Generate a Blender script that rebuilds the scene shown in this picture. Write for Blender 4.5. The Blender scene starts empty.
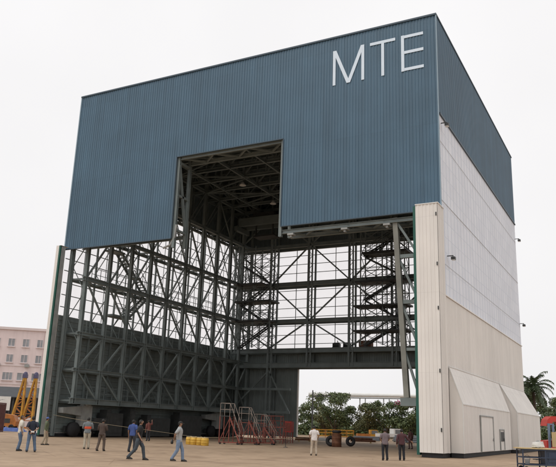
import bpy, bmesh, math, random
from mathutils import Vector, Matrix, Euler
random.seed(7)
S = bpy.context.scene
COL = S.collection
V = Vector

# ------------------------------------------------------------------ camera
cam = bpy.data.objects.new('camera', bpy.data.cameras.new('camera'))
COL.objects.link(cam)
R2 = (0.88669, 0.46112, 0.03386); U2 = (0.09179, -0.24732, 0.96458); F = (-0.45315, 0.85218, 0.26163)
m = Matrix(((R2[0], U2[0], -F[0]), (R2[1], U2[1], -F[1]), (R2[2], U2[2], -F[2]))).to_4x4()
m.translation = (47.272, -46.886, 1.726)
cam.matrix_world = m
cam.data.sensor_width = 36
cam.data.lens = 702.92 * 36 / 556
cam.data.clip_end = 4000
S.camera = cam

# ------------------------------------------------------------------ light
w = bpy.data.worlds.new('World'); S.world = w; w.use_nodes = True
nt = w.node_tree; nt.nodes.clear()
out = nt.nodes.new('ShaderNodeOutputWorld'); bg = nt.nodes.new('ShaderNodeBackground')
sky = nt.nodes.new('ShaderNodeTexSky'); sky.sky_type = 'NISHITA'; sky.sun_disc = False
SUN_EL, SUN_AZ = math.radians(58), math.radians(207)   # azimuth clockwise from +y
sky.sun_elevation = SUN_EL; sky.sun_rotation = SUN_AZ
sky.dust_density = 6; sky.air_density = 1.5
hs = nt.nodes.new('ShaderNodeHueSaturation'); hs.inputs['Saturation'].default_value = 0.12
mx = nt.nodes.new('ShaderNodeMix'); mx.data_type = 'RGBA'; mx.inputs[0].default_value = 0.88
# overcast cloud layer, faintly uneven
tc = nt.nodes.new('ShaderNodeTexCoord'); nz = nt.nodes.new('ShaderNodeTexNoise')
nz.inputs['Scale'].default_value = 2.2; nz.inputs['Detail'].default_value = 5
cr = nt.nodes.new('ShaderNodeValToRGB')
cr.color_ramp.elements[0].position = .3; cr.color_ramp.elements[0].color = (0.97, 0.958, 0.965, 1)
cr.color_ramp.elements[1].position = .7; cr.color_ramp.elements[1].color = (1.06, 1.046, 1.052, 1)
sc = nt.nodes.new('ShaderNodeVectorMath'); sc.operation = 'SCALE'; sc.inputs['Scale'].default_value = 10.0
nt.links.new(tc.outputs['Generated'], nz.inputs['Vector']); nt.links.new(nz.outputs[0], cr.inputs[0])
nt.links.new(cr.outputs[0], sc.inputs[0])
nt.links.new(sky.outputs[0], hs.inputs['Color']); nt.links.new(hs.outputs[0], mx.inputs[6])
nt.links.new(sc.outputs[0], mx.inputs[7]); nt.links.new(mx.outputs[2], bg.inputs['Color'])
bg.inputs['Strength'].default_value = 0.1
nt.links.new(bg.outputs[0], out.inputs[0])
sl = bpy.data.lights.new('sun', 'SUN'); sl.energy = 1.0; sl.angle = math.radians(25); sl.color = (1, .96, .9)
so = bpy.data.objects.new('sun', sl); COL.objects.link(so)
sd = V((math.sin(SUN_AZ) * math.cos(SUN_EL), math.cos(SUN_AZ) * math.cos(SUN_EL), math.sin(SUN_EL)))
so.rotation_euler = sd.to_track_quat('Z', 'Y').to_euler(); so.location = (0, -40, 80)
S.view_settings.view_transform = 'Standard'; S.view_settings.look = 'None'
S.view_settings.exposure = 0.0; S.view_settings.gamma = 1

# ------------------------------------------------------------------ materials
def mat(name, col, rough=.7, var=.15, scale=1.5, metal=0, bump=0, bscale=30, streak=0, spec=.5, panel=None):
    mt = bpy.data.materials.new(name); mt.use_nodes = True
    n = mt.node_tree; b = n.nodes['Principled BSDF']
    b.inputs['Roughness'].default_value = rough; b.inputs['Metallic'].default_value = metal
    b.inputs['Specular IOR Level'].default_value = spec
    tc = n.nodes.new('ShaderNodeTexCoord'); no = n.nodes.new('ShaderNodeTexNoise')
    no.inputs['Scale'].default_value = scale; no.inputs['Detail'].default_value = 6
    n.links.new(tc.outputs['Object'], no.inputs['Vector'])
    r = n.nodes.new('ShaderNodeValToRGB')
    lo = [c * (1 - var) for c in col]; hi = [min(1, c * (1 + var)) for c in col]
    r.color_ramp.elements[0].position = .3; r.color_ramp.elements[1].position = .7
    r.color_ramp.elements[0].color = (*lo, 1); r.color_ramp.elements[1].color = (*hi, 1)
    n.links.new(no.outputs[0], r.inputs[0])
    cur = r.outputs[0]
    if streak:
        mp = n.nodes.new('ShaderNodeMapping'); mp.inputs['Scale'].default_value = (2.6, 2.6, .07)
        n.links.new(tc.outputs['Object'], mp.inputs[0])
        n2 = n.nodes.new('ShaderNodeTexNoise'); n2.inputs['Scale'].default_value = 1; n2.inputs['Detail'].default_value = 4
        n.links.new(mp.outputs[0], n2.inputs['Vector'])
        r2 = n.nodes.new('ShaderNodeValToRGB')
        r2.color_ramp.elements[0].position = .35; r2.color_ramp.elements[1].position = .65
        k = 1 - streak
        r2.color_ramp.elements[0].color = (k, k, k, 1); r2.color_ramp.elements[1].color = (1, 1, 1, 1)
        n.links.new(n2.outputs[0], r2.inputs[0])
        mu = n.nodes.new('ShaderNodeMix'); mu.data_type = 'RGBA'; mu.blend_type = 'MULTIPLY'; mu.inputs[0].default_value = 1
        n.links.new(cur, mu.inputs[6]); n.links.new(r2.outputs[0], mu.inputs[7]); cur = mu.outputs[2]
    if panel:
        pw, ph, amt = panel
        sp = n.nodes.new('ShaderNodeSeparateXYZ'); ad = n.nodes.new('ShaderNodeMath'); ad.operation = 'ADD'; cb = n.nodes.new('ShaderNodeCombineXYZ')
        n.links.new(tc.outputs['Object'], sp.inputs[0]); n.links.new(sp.outputs['X'], ad.inputs[0]); n.links.new(sp.outputs['Y'], ad.inputs[1])
        n.links.new(ad.outputs[0], cb.inputs['X']); n.links.new(sp.outputs['Z'], cb.inputs['Y'])
        bk = n.nodes.new('ShaderNodeTexBrick'); bk.offset = 0; bk.inputs['Scale'].default_value = 1
        bk.inputs['Brick Width'].default_value = pw; bk.inputs['Row Height'].default_value = ph; bk.inputs['Mortar Size'].default_value = .012
        a = 1 - amt
        bk.inputs['Color1'].default_value = (1, 1, 1, 1); bk.inputs['Color2'].default_value = (a, a, a, 1); bk.inputs['Mortar'].default_value = (a * .9, a * .9, a * .9, 1)
        n.links.new(cb.outputs[0], bk.inputs['Vector'])
        mu = n.nodes.new('ShaderNodeMix'); mu.data_type = 'RGBA'; mu.blend_type = 'MULTIPLY'; mu.inputs[0].default_value = 1
        n.links.new(cur, mu.inputs[6]); n.links.new(bk.outputs['Color'], mu.inputs[7]); cur = mu.outputs[2]
    n.links.new(cur, b.inputs['Base Color'])
    if bump:
        n3 = n.nodes.new('ShaderNodeTexNoise'); n3.inputs['Scale'].default_value = bscale; n3.inputs['Detail'].default_value = 8
        n.links.new(tc.outputs['Object'], n3.inputs['Vector'])
        bp = n.nodes.new('ShaderNodeBump'); bp.inputs['Strength'].default_value = bump; bp.inputs['Distance'].default_value = .02
        n.links.new(n3.outputs[0], bp.inputs['Height']); n.links.new(bp.outputs[0], b.inputs['Normal'])
    return mt

def sheet_mat(name, col, clear, trans, seams=False):
    # thin ribbed plastic sheeting: part clear, part milky
    mt = bpy.data.materials.new(name); mt.use_nodes = True
    n = mt.node_tree; n.nodes.clear()
    o = n.nodes.new('ShaderNodeOutputMaterial')
    d = n.nodes.new('ShaderNodeBsdfDiffuse'); t = n.nodes.new('ShaderNodeBsdfTranslucent'); p = n.nodes.new('ShaderNodeBsdfTransparent')
    tc = n.nodes.new('ShaderNodeTexCoord'); no = n.nodes.new('ShaderNodeTexNoise'); no.inputs['Scale'].default_value = .5; no.inputs['Detail'].default_value = 5
    n.links.new(tc.outputs['Object'], no.inputs['Vector'])
    r = n.nodes.new('ShaderNodeValToRGB')
    r.color_ramp.elements[0].position = .3; r.color_ramp.elements[1].position = .7
    r.color_ramp.elements[0].color = (*[c * .95 for c in col], 1); r.color_ramp.elements[1].color = (*col, 1)
    n.links.new(no.outputs[0], r.inputs[0])
    col_out = r.outputs[0]
    if seams:
        sp = n.nodes.new('ShaderNodeSeparateXYZ'); cb = n.nodes.new('ShaderNodeCombineXYZ')
        n.links.new(tc.outputs['Object'], sp.inputs[0]); n.links.new(sp.outputs['Y'], cb.inputs['X']); n.links.new(sp.outputs['Z'], cb.inputs['Y'])
        bk = n.nodes.new('ShaderNodeTexBrick'); bk.offset = 0; bk.inputs['Scale'].default_value = 1
        bk.inputs['Brick Width'].default_value = 1.0; bk.inputs['Row Height'].default_value = 1.15; bk.inputs['Mortar Size'].default_value = .022
        bk.inputs['Color1'].default_value = (1, 1, 1, 1); bk.inputs['Color2'].default_value = (.94, .945, .955, 1); bk.inputs['Mortar'].default_value = (.80, .82, .85, 1)
        n.links.new(cb.outputs[0], bk.inputs['Vector'])
        mu = n.nodes.new('ShaderNodeMix'); mu.data_type = 'RGBA'; mu.blend_type = 'MULTIPLY'; mu.inputs[0].default_value = 1
        n.links.new(col_out, mu.inputs[6]); n.links.new(bk.outputs['Color'], mu.inputs[7]); col_out = mu.outputs[2]
    for s in (d, t, p): n.links.new(col_out, s.inputs['Color'])
    a = n.nodes.new('ShaderNodeMixShader'); a.inputs[0].default_value = trans
    n.links.new(d.outputs[0], a.inputs[1]); n.links.new(t.outputs[0], a.inputs[2])
    b = n.nodes.new('ShaderNodeMixShader'); b.inputs[0].default_value = clear
    n.links.new(a.outputs[0], b.inputs[1]); n.links.new(p.outputs[0], b.inputs[2])
    n.links.new(b.outputs[0], o.inputs[0])
    return mt

M = {}
M['blue'] = mat('blue_sheet_metal', (.068, .138, .205), .45, .09, .35, streak=.14, panel=(1.0, 7.75, .09))
M['bluetrim'] = mat('blue_grey_trim', (.22, .31, .38), .5, .06)
M['darktrim'] = mat('dark_blue_trim', (.045, .075, .105), .5, .1)
M['letter'] = mat('pale_letter', (.66, .76, .86), .5, .03)
M['beige'] = mat('cream_sheet_metal', (.80, .77, .73), .55, .05, .3, streak=.09, panel=(.9, 5.3, .025))
M['pale'] = sheet_mat('milky_sheet', (.90, .935, .995), .02, .04, True)
M['clear'] = sheet_mat('clear_sheet', (.985, .965, .965), .86, .8)
M['steel'] = mat('grey_painted_steel', (.172, .205, .204), .6, .18, .8)
M['lining'] = mat('grey_green_lining', (.20, .235, .231), .7, .15, .6, streak=.15)
M['roofdark'] = mat('dark_roof_lining', (.125, .16, .17), .8, .15)
M['black'] = mat('black_rubber', (.022, .022, .024), .8, .2)
M['green'] = mat('green_trim', (.008, .085, .062), .5, .1)
M['lightgrey'] = mat('light_grey_steel', (.30, .31, .30), .6, .2, 1.2)
M['grime'] = mat('greasy_dark_steel', (.04, .043, .043), .6, .3, 2)
M['frontcol'] = mat('olive_grey_steel', (.20, .20, .175), .6, .2, 1)
M['railpaint'] = mat('worn_rail_paint', (.24, .20, .17), .6, .25, 3)
M['curtained'] = mat('curtained_window_glass', (.27, .28, .30), .2, .45, .35)
M['laps'] = mat('grey_sealant', (.56, .59, .63), .8, .1)
M['conc'] = None
M['red'] = mat('orange_red_paint', (.22, .055, .038), .6, .3, 3)
M['redbright'] = mat('bright_red_paint', (.48, .035, .025), .45, .15, 3)
M['yellow'] = mat('yellow_paint', (.50, .25, .025), .6, .3, 1.2)
M['orange'] = mat('orange_paint', (.42, .15, .03), .6, .3, 1.5)
M['drum'] = mat('yellow_plastic', (.60, .36, .05), .55, .2, 4)
M['white'] = mat('white_paint', (.72, .72, .70), .5, .06)
M['maroon'] = mat('maroon_paint', (.12, .035, .035), .6, .2, 1.2, streak=.2)
M['pink'] = mat('pale_pink_render', (.76, .64, .63), .9, .05, .4, streak=.06)
M['pinkband'] = mat('pale_band_render', (.72, .63, .62), .9, .05, .4)
M['glass'] = mat('dark_window_glass', (.16, .17, .18), .15, .2, .5)
M['shed'] = mat('dark_shed_roof', (.035, .04, .045), .6, .2, 1)
M['bluet'] = mat('blue_tarpaulin', (.05, .10, .32), .6, .2, 2)
M['purple'] = mat('faded_blue_paint', (.09, .085, .16), .6, .2, 2)
M['wood'] = mat('pale_plank_wood', (.55, .42, .22), .8, .18, 3, bump=.2)
M['cart'] = mat('dark_blue_cart_paint', (.03, .045, .08), .5, .2, 3)
M['card'] = mat('tan_cardboard', (.52, .40, .22), .9, .08, 2)
M['rust'] = mat('rusty_steel', (.16, .07, .04), .9, .35, 3, bump=.3)
M['pipe'] = mat('bluish_grey_pipe_steel', (.26, .28, .31), .5, .25, 1.5)
M['rope'] = mat('tan_rope', (.30, .25, .17), .9, .15, 10)
M['bark'] = mat('brown_bark', (.10, .075, .055), .95, .3, 6, bump=.5)
M['flower'] = mat('magenta_blossom', (.36, .06, .16), .8, .3, 5)

def leaf_mat(name, c1, c2):
    mt = bpy.data.materials.new(name); mt.use_nodes = True
    n = mt.node_tree; b = n.nodes['Principled BSDF']; b.inputs['Roughness'].default_value = .6
    g = n.nodes.new('ShaderNodeNewGeometry'); r = n.nodes.new('ShaderNodeValToRGB')
    r.color_ramp.elements[0].color = (*c1, 1); r.color_ramp.elements[1].color = (*c2, 1)
    n.links.new(g.outputs['Random Per Island'], r.inputs[0]); n.links.new(r.outputs[0], b.inputs['Base Color'])
    return mt
M['leaf'] = leaf_mat('dark_green_leaves', (.036, .060, .022), (.135, .168, .058))
M['leafpale'] = leaf_mat('mid_green_leaves', (.065, .08, .028), (.20, .195, .085))
M['palm'] = leaf_mat('palm_leaves', (.035, .06, .025), (.10, .14, .06))

# ground: worn pale-brown concrete apron
def ground_mat():
    mt = bpy.data.materials.new('worn_tan_concrete'); mt.use_nodes = True
    n = mt.node_tree; b = n.nodes['Principled BSDF']; b.inputs['Roughness'].default_value = .85
    tc = n.nodes.new('ShaderNodeTexCoord')
    def noise(sc, det=6):
        x = n.nodes.new('ShaderNodeTexNoise'); x.inputs['Scale'].default_value = sc; x.inputs['Detail'].default_value = det
        n.links.new(tc.outputs['Object'], x.inputs['Vector']); return x
    def ramp(src, stops):
        r = n.nodes.new('ShaderNodeValToRGB'); e = r.color_ramp.elements
        e[0].position, e[0].color = stops[0][0], (*stops[0][1], 1); e[1].position, e[1].color = stops[1][0], (*stops[1][1], 1)
        n.links.new(src, r.inputs[0]); return r.outputs[0]
    def mul(a, c):
        x = n.nodes.new('ShaderNodeMix'); x.data_type = 'RGBA'; x.blend_type = 'MULTIPLY'; x.inputs[0].default_value = 1
        n.links.new(a, x.inputs[6]); n.links.new(c, x.inputs[7]); return x.outputs[2]
    base = ramp(noise(.09).outputs[0], [(.35, (.345, .242, .155)), (.65, (.43, .307, .203))])
    fine = ramp(noise(1.3, 10).outputs[0], [(.3, (.78, .77, .76)), (.6, (1, 1, 1))])
    stain = ramp(noise(.35, 8).outputs[0], [(.30, (.66, .62, .58)), (.44, (1, 1, 1))])
    # slab joints
    br = n.nodes.new('ShaderNodeTexBrick'); br.offset = 0; br.inputs['Scale'].default_value = 1
    br.inputs['Mortar Size'].default_value = .02; br.inputs['Brick Width'].default_value = 6; br.inputs['Row Height'].default_value = 6
    br.inputs['Color1'].default_value = (1, 1, 1, 1); br.inputs['Color2'].default_value = (.95, .95, .95, 1); br.inputs['Mortar'].default_value = (.78, .76, .74, 1)
    n.links.new(tc.outputs['Object'], br.inputs['Vector'])
    mp = n.nodes.new('ShaderNodeMapping'); mp.inputs['Rotation'].default_value = (0, 0, .5); mp.inputs['Scale'].default_value = (.06, 1.1, 1)
    n.links.new(tc.outputs['Object'], mp.inputs[0]); tn = n.nodes.new('ShaderNodeTexNoise'); tn.inputs['Scale'].default_value = 1.0; tn.inputs['Detail'].default_value = 3
    n.links.new(mp.outputs[0], tn.inputs['Vector'])
    tracks = ramp(tn.outputs[0], [(.30, (.80, .79, .78)), (.42, (1, 1, 1))])
    spots = ramp(noise(.8, 2).outputs[0], [(.24, (.5, .47, .44)), (.30, (1, 1, 1))])
    vo = n.nodes.new('ShaderNodeTexVoronoi'); vo.feature = 'DISTANCE_TO_EDGE'; vo.inputs['Scale'].default_value = .22
    n.links.new(tc.outputs['Object'], vo.inputs['Vector'])
    cracks = ramp(vo.outputs['Distance'], [(.002, (.75, .72, .69)), (.005, (1, 1, 1))])
    c = mul(mul(mul(mul(mul(mul(base, fine), stain), br.outputs['Color']), tracks), spots), cracks)
    n.links.new(c, b.inputs['Base Color'])
    bp = n.nodes.new('ShaderNodeBump'); bp.inputs['Strength'].default_value = .25; bp.inputs['Distance'].default_value = .02
    n.links.new(noise(14, 8).outputs[0], bp.inputs['Height']); n.links.new(bp.outputs[0], b.inputs['Normal'])
    return mt
M['conc'] = ground_mat()

# ------------------------------------------------------------------ mesh helpers
class MB:
    def __init__(s): s.v = []; s.f = []; s.mi = []
    def add(s, vs, fs, mi=0):
        o = len(s.v); s.v += [tuple(p) for p in vs]
        for f in fs: s.f.append(tuple(i + o for i in f)); s.mi.append(mi)
    def box(s, a, b, mi=0):
        x0, y0, z0 = a; x1, y1, z1 = b
        vs = [(x0, y0, z0), (x1, y0, z0), (x1, y1, z0), (x0, y1, z0), (x0, y0, z1), (x1, y0, z1), (x1, y1, z1), (x0, y1, z1)]
        s.add(vs, [(0, 3, 2, 1), (4, 5, 6, 7), (0, 1, 5, 4), (1, 2, 6, 5), (2, 3, 7, 6), (3, 0, 4, 7)], mi)
    def frame(s, p, q):
        p, q = V(p), V(q); d = (q - p).normalized()
        u = V((0, 0, 1)) if abs(d.z) < .9 else V((0, 1, 0))
        a = d.cross(u).normalized(); b = a.cross(d).normalized()
        return p, q, a, b
    def bar(s, p, q, w, h=None, mi=0):
        h = h or w; p, q, a, b = s.frame(p, q); a = a * w / 2; b = b * h / 2
        vs = [p - a - b, p + a - b, p + a + b, p - a + b, q - a - b, q + a - b, q + a + b, q - a + b]
        s.add(vs, [(0, 1, 2, 3), (7, 6, 5, 4), (0, 4, 5, 1), (1, 5, 6, 2), (2, 6, 7, 3), (3, 7, 4, 0)], mi)
    def ibar(s, p, q, w, h, t=.04, mi=0):
        # I section: two flanges and a web
        p, q, a, b = s.frame(p, q)
        for k in (-1, 1):
            o = b * k * (h - t) / 2
            s.bar(p + o, q + o, w, t, mi)
        s.bar(p, q, t, h - 2 * t - .004, mi)
    def tube(s, pts, r, n=6, mi=0, cap=True):
        pts = [V(p) for p in pts]
        rs = r if isinstance(r, (list, tuple)) else [r] * len(pts)
        ring = []; prev = None; o = len(s.v); vs = []; fs = []
        for i, p in enumerate(pts):
            d = (pts[min(i + 1, len(pts) - 1)] - pts[max(i - 1, 0)]).normalized()
            u = prev if prev is not None and abs(prev.dot(d)) < .95 else (V((0, 0, 1)) if abs(d.z) < .9 else V((1, 0, 0)))
            a = d.cross(u).normalized(); b = a.cross(d).normalized(); prev = b
            for k in range(n):
                t = 2 * math.pi * k / n
                vs.append(p + a * math.cos(t) * rs[i] + b * math.sin(t) * rs[i])
        for i in range(len(pts) - 1):
            for k in range(n):
                k2 = (k + 1) % n
                fs.append((i * n + k, i * n + k2, (i + 1) * n + k2, (i + 1) * n + k))
        if cap:
            fs.append(tuple(range(n - 1, -1, -1))); fs.append(tuple((len(pts) - 1) * n + k for k in range(n)))
        s.add(vs, fs, mi)
    def loft(s, rings, n=12, mi=0):
        # rings: (centre, x-radius, y-radius) horizontal ellipses
        vs = []; fs = []
        for c, rx, ry in rings:
            for k in range(n):
                t = 2 * math.pi * k / n
                vs.append((c[0] + rx * math.cos(t), c[1] + ry * math.sin(t), c[2]))
        for i in range(len(rings) - 1):
            for k in range(n):
                k2 = (k + 1) % n
                fs.append((i * n + k, i * n + k2, (i + 1) * n + k2, (i + 1) * n + k))
        fs.append(tuple(range(n - 1, -1, -1))); fs.append(tuple((len(rings) - 1) * n + k for k in range(n)))
        s.add(vs, fs, mi)
    def disc(s, c, axis, r, t, n=20, mi=0):
        c = V(c); a = V(axis).normalized() * t / 2
        s.tube([c - a, c + a], r, n, mi)
    def torus(s, c, axis, R, r, n=20, k=8, mi=0):
        c = V(c); ax = V(axis).normalized(); u = ax.orthogonal().normalized(); v = ax.cross(u)
        vs = []; fs = []
        for i in range(n):
            t = 2 * math.pi * i / n; d = u * math.cos(t) + v * math.sin(t)
            for j in range(k):
                q = 2 * math.pi * j / k
                vs.append(c + d * (R + r * math.cos(q)) + ax * r * math.sin(q))
        for i in range(n):
            for j in range(k):
                fs.append((i * k + j, ((i + 1) % n) * k + j, ((i + 1) % n) * k + (j + 1) % k, i * k + (j + 1) % k))
        s.add(vs, fs, mi)
    def ribs(s, o, ud, vd, nd, L, H, pitch=.33, dep=.05, mi=0, phase=0.0):
        # trapezoidal ribbed sheet: ribs run along vd, spread along ud, raised along nd
        o, ud, vd, nd = V(o), V(ud), V(vd), V(nd)
        prof = []; x = phase
        base = [(0, 0), (.52, 0), (.60, 1), (.92, 1), (1.0, 0)]
        k = 0
        while True:
            done = False
            for a, h in base[(0 if k == 0 else 1):]:
                X = (k + a) * pitch
                if X >= L: prof.append((L, h * dep)); done = True; break
                prof.append((X, h * dep))
            if done: break
            k += 1
        vs = []; fs = []
        for X, h in prof:
            vs.append(o + ud * X + nd * h); vs.append(o + ud * X + nd * h + vd * H)
        for i in range(len(prof) - 1):
            fs.append((2 * i, 2 * i + 2, 2 * i + 3, 2 * i + 1))
        s.add(vs, fs, mi)
    def build(s, name, mats, parent=None, smooth=False, loc=None):
        me = bpy.data.meshes.new(name); me.from_pydata(s.v, [], s.f); me.update()
        if not isinstance(mats, (list, tuple)): mats = [mats]
        for x in mats: me.materials.append(x)
        me.polygons.foreach_set('material_index', s.mi)
        if smooth: me.polygons.foreach_set('use_smooth', [True] * len(s.f))
        ob = bpy.data.objects.new(name, me); COL.objects.link(ob)
        if loc: ob.location = loc
        if parent: ob.parent = parent
        return ob

def tag(o, label=None, cat=None, group=None, kind=None):
    if label: o['label'] = label
    if cat: o['category'] = cat
    if group: o['group'] = group
    if kind: o['kind'] = kind
    return o
def thing(name, loc, label, cat, group=None, rz=0):
    o = bpy.data.objects.new(name, None); COL.objects.link(o); o.empty_display_size = .3
    o.location = loc; o.rotation_euler = (0, 0, rz)
    return tag(o, label, cat, group)
def copy_tree(o, parent=None):
    c = o.copy(); COL.objects.link(c)
    if parent: c.parent = parent
    for ch in list(o.children): copy_tree(ch, c)
    return c

# ------------------------------------------------------------------ ground
g = MB(); g.add([(-1500, -400, 0), (1500, -400, 0), (1500, 2500, 0), (-1500, 2500, 0)], [(0, 1, 2, 3)])
tag(g.build('ground', M['conc']), kind='structure')

# ------------------------------------------------------------------ hangar
W, D, H = 35.2, 32.05, 32.2
ZF, ZS, ZM, ZB = 16.7, 24.2, 10.65, .28          # front skirt height, side band, sheeting bottom, ground gap
hg = thing('hangar', (W / 2, 0, 0), 'huge blue and cream open-fronted steel hangar with letters MTE at its top corner', 'hangar')
hg.location = (0, 0, 0)
def part(mb, name, mats, parent=hg, smooth=False, label=None):
    o = mb.build(name, mats, parent, smooth)
    if label: o['label'] = label
    return o
# front cladding with the notch
b = MB(); P = .25
X1, X2, ZN = 12.05, 22.55, 24.1
b.ribs((0, 0, ZF), (1, 0, 0), (0, 0, 1), (0, -1, 0), X1, H - ZF, P, .034)
nx = math.ceil(X1 / P) * P
b.ribs((X1, 0, ZN), (1, 0, 0), (0, 0, 1), (0, -1, 0), X2 - X1, H - ZN, P, .034)
b.ribs((X2, 0, ZF), (1, 0, 0), (0, 0, 1), (0, -1, 0), W - X2, H - ZF, P, .034)
front = part(b, 'front_cladding', M['blue'], label='blue ribbed front cladding with a square notch cut into it')
# letters
b = MB()
def stroke(mb, p, q, wd, y0=-.044, y1=-.066):
    (x0, z0), (x1, z1) = p, q
    # horizontal-cut stroke
    if abs(x1 - x0) > abs(z1 - z0):
        a = [(x0, z0 - wd / 2), (x1, z1 - wd / 2), (x1, z1 + wd / 2), (x0, z0 + wd / 2)]
    else:
        a = [(x0 - wd / 2, z0), (x0 + wd / 2, z0), (x1 + wd / 2, z1), (x1 - wd / 2, z1)]
    vs = [(x, y1, z) for x, z in a] + [(x, y0, z) for x, z in a]
    mb.add(vs, [(0, 1, 2, 3), (7, 6, 5, 4), (0, 4, 5, 1), (1, 5, 6, 2), (2, 6, 7, 3), (3, 7, 4, 0)])
zt, zb_ = 30.93, 27.88; wd = .235
stroke(b, (26.95, zb_), (26.95, zt), wd); stroke(b, (29.38, zb_), (29.38, zt), wd)
stroke(b, (28.165, zb_), (26.97, zt), .29, -.045, -.068); stroke(b, (28.165, zb_), (29.36, zt), .29, -.046, -.070)
part(b, 'letter', M['letter'], front, label='white letter M')
b = MB(); stroke(b, (29.98, zt - .14), (32.04, zt - .14), .24); stroke(b, (31.02, zb_), (31.02, zt - .265), wd)
part(b, 'letter', M['letter'], front, label='white letter T')
b = MB(); stroke(b, (32.62, zb_), (32.62, zt), wd)
for z in (zb_ + .14, (zb_ + zt) / 2 + .05, zt - .14): stroke(b, (32.745, z), (34.24, z), .235)
part(b, 'letter', M['letter'], front, label='white letter E')
# side and rear blue bands
for nm, o, ud, nd, L in (('right', (W, 0, ZS), (0, 1, 0), (1, 0, 0), D), ('left', (0, 0, ZS), (0, 1, 0), (-1, 0, 0), D), ('rear', (0, D, ZS), (1, 0, 0), (0, 1, 0), W)):
    b = MB(); b.ribs(o, ud, (0, 0, 1), nd, L, H - ZS, P, .034)
    part(b, 'upper_cladding', M['blue'])
# milky sheeting: outer right wall, and clear sheeting left and rear
b = MB(); b.ribs((W - .05, .35, ZM), (0, 1, 0), (0, 0, 1), (1, 0, 0), D - .35, ZS - ZM - .02, .25, .035)
ms = part(b, 'translucent_sheeting', M['pale'], label='pale milky ribbed sheeting of the right wall')
b = MB()
for z in (12.9, 17.47, 22.0): b.box((W - .055, .36, z), (W - .003 + (.012 if z == 17.47 else 0), D, z + (.035 if z == 17.47 else .02)))
part(b, 'sheet_lap', M['laps'], ms)
b = MB(); b.box((W - .045, .3, ZS - .13), (W + .09, D + .05, ZS - .005)); part(b, 'drip_flashing', M['darktrim'])
b = MB(); b.box((W - .045, .42, ZM - .05), (W + .09, D + .02, ZM + .03)); part(b, 'sill_flashing', M['beige'])
b = MB(); b.add([(0, .1, ZM), (0, D, ZM), (0, D, ZS), (0, .1, ZS)], [(0, 1, 2, 3)]); part(b, 'translucent_sheeting', M['clear'], label='clear sheeting of the left wall')
b = MB(); b.add([(0, D - .02, ZM), (W, D - .02, ZM), (W, D - .02, ZS), (0, D - .02, ZS)], [(0, 1, 2, 3)]); part(b, 'translucent_sheeting', M['clear'], label='clear sheeting of the rear wall')
# lower cream cladding
b = MB(); b.ribs((W, .42, ZB), (0, 1, 0), (0, 0, 1), (1, 0, 0), D - .42, ZM - ZB - .06, .3, .03); part(b, 'lower_cladding', M['beige'])
b = MB(); b.ribs((0, 0, ZB), (0, 1, 0), (0, 0, 1), (-1, 0, 0), D, ZM - ZB, .3, .03); part(b, 'lower_cladding', M['beige'])
XO1, XO2, ZO = 8.8, 26.4, 8.3
b = MB()
b.ribs((0, D + .01, ZB), (1, 0, 0), (0, 0, 1), (0, 1, 0), XO1, ZM - ZB, .3, .03)
b.ribs((XO2, D + .01, ZB), (1, 0, 0), (0, 0, 1), (0, 1, 0), W - XO2, ZM - ZB, .3, .03)
b.ribs((XO1, D + .01, ZO), (1, 0, 0), (0, 0, 1), (0, 1, 0), XO2 - XO1, ZM - ZO, .3, .03)
part(b, 'lower_cladding', M['beige'])
# inner lining
b = MB(); b.ribs((.07, .1, ZB + .1), (0, 0, 1), (0, 1, 0), (1, 0, 0), ZM - ZB - .15, D - .2, .5, .05)
part(b, 'inner_lining', M['lining'])
b = MB()
b.ribs((0, D - .1, ZB), (1, 0, 0), (0, 0, 1), (0, -1, 0), XO1 - .05, ZM - ZB - .05, .3, .03)
b.ribs((XO2 + .05, D - .1, ZB), (1, 0, 0), (0, 0, 1), (0, -1, 0), W - XO2 - .1, ZM - ZB - .05, .3, .03)
b.ribs((XO1, D - .1, ZO), (1, 0, 0), (0, 0, 1), (0, -1, 0), XO2 - XO1, ZM - ZO - .05, .3, .03)
part(b, 'inner_lining', M['lining'])
b = MB(); b.ribs((W - .09, .5, ZB + .1), (0, 1, 0), (0, 0, 1), (-1, 0, 0), D - .7, ZM - ZB - .15, .3, .03)
part(b, 'inner_lining', M['lining'])
b = MB()
b.ribs((.07, .1, ZS), (0, 1, 0), (0, 0, 1), (1, 0, 0), D - .2, H - ZS - .3, .3, .03)
b.ribs((W - .07, .1, ZS), (0, 1, 0), (0, 0, 1), (-1, 0, 0), D - .2, H - ZS - .3, .3, .03)
b.ribs((0.1, D - .1, ZS), (1, 0, 0), (0, 0, 1), (0, -1, 0), W - .2, H - ZS - .3, .3, .03)
part(b, 'upper_lining', M['roofdark'])
# door jamb of the rear opening, pale edge
b = MB(); b.box((XO1 - .02, D - .16, 0.02), (XO1 + .12, D + .06, ZO)); b.box((XO2 - .12, D - .16, .02), (XO2 + .02, D + .06, ZO))
part(b, 'door_jamb', M['beige'])
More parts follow.
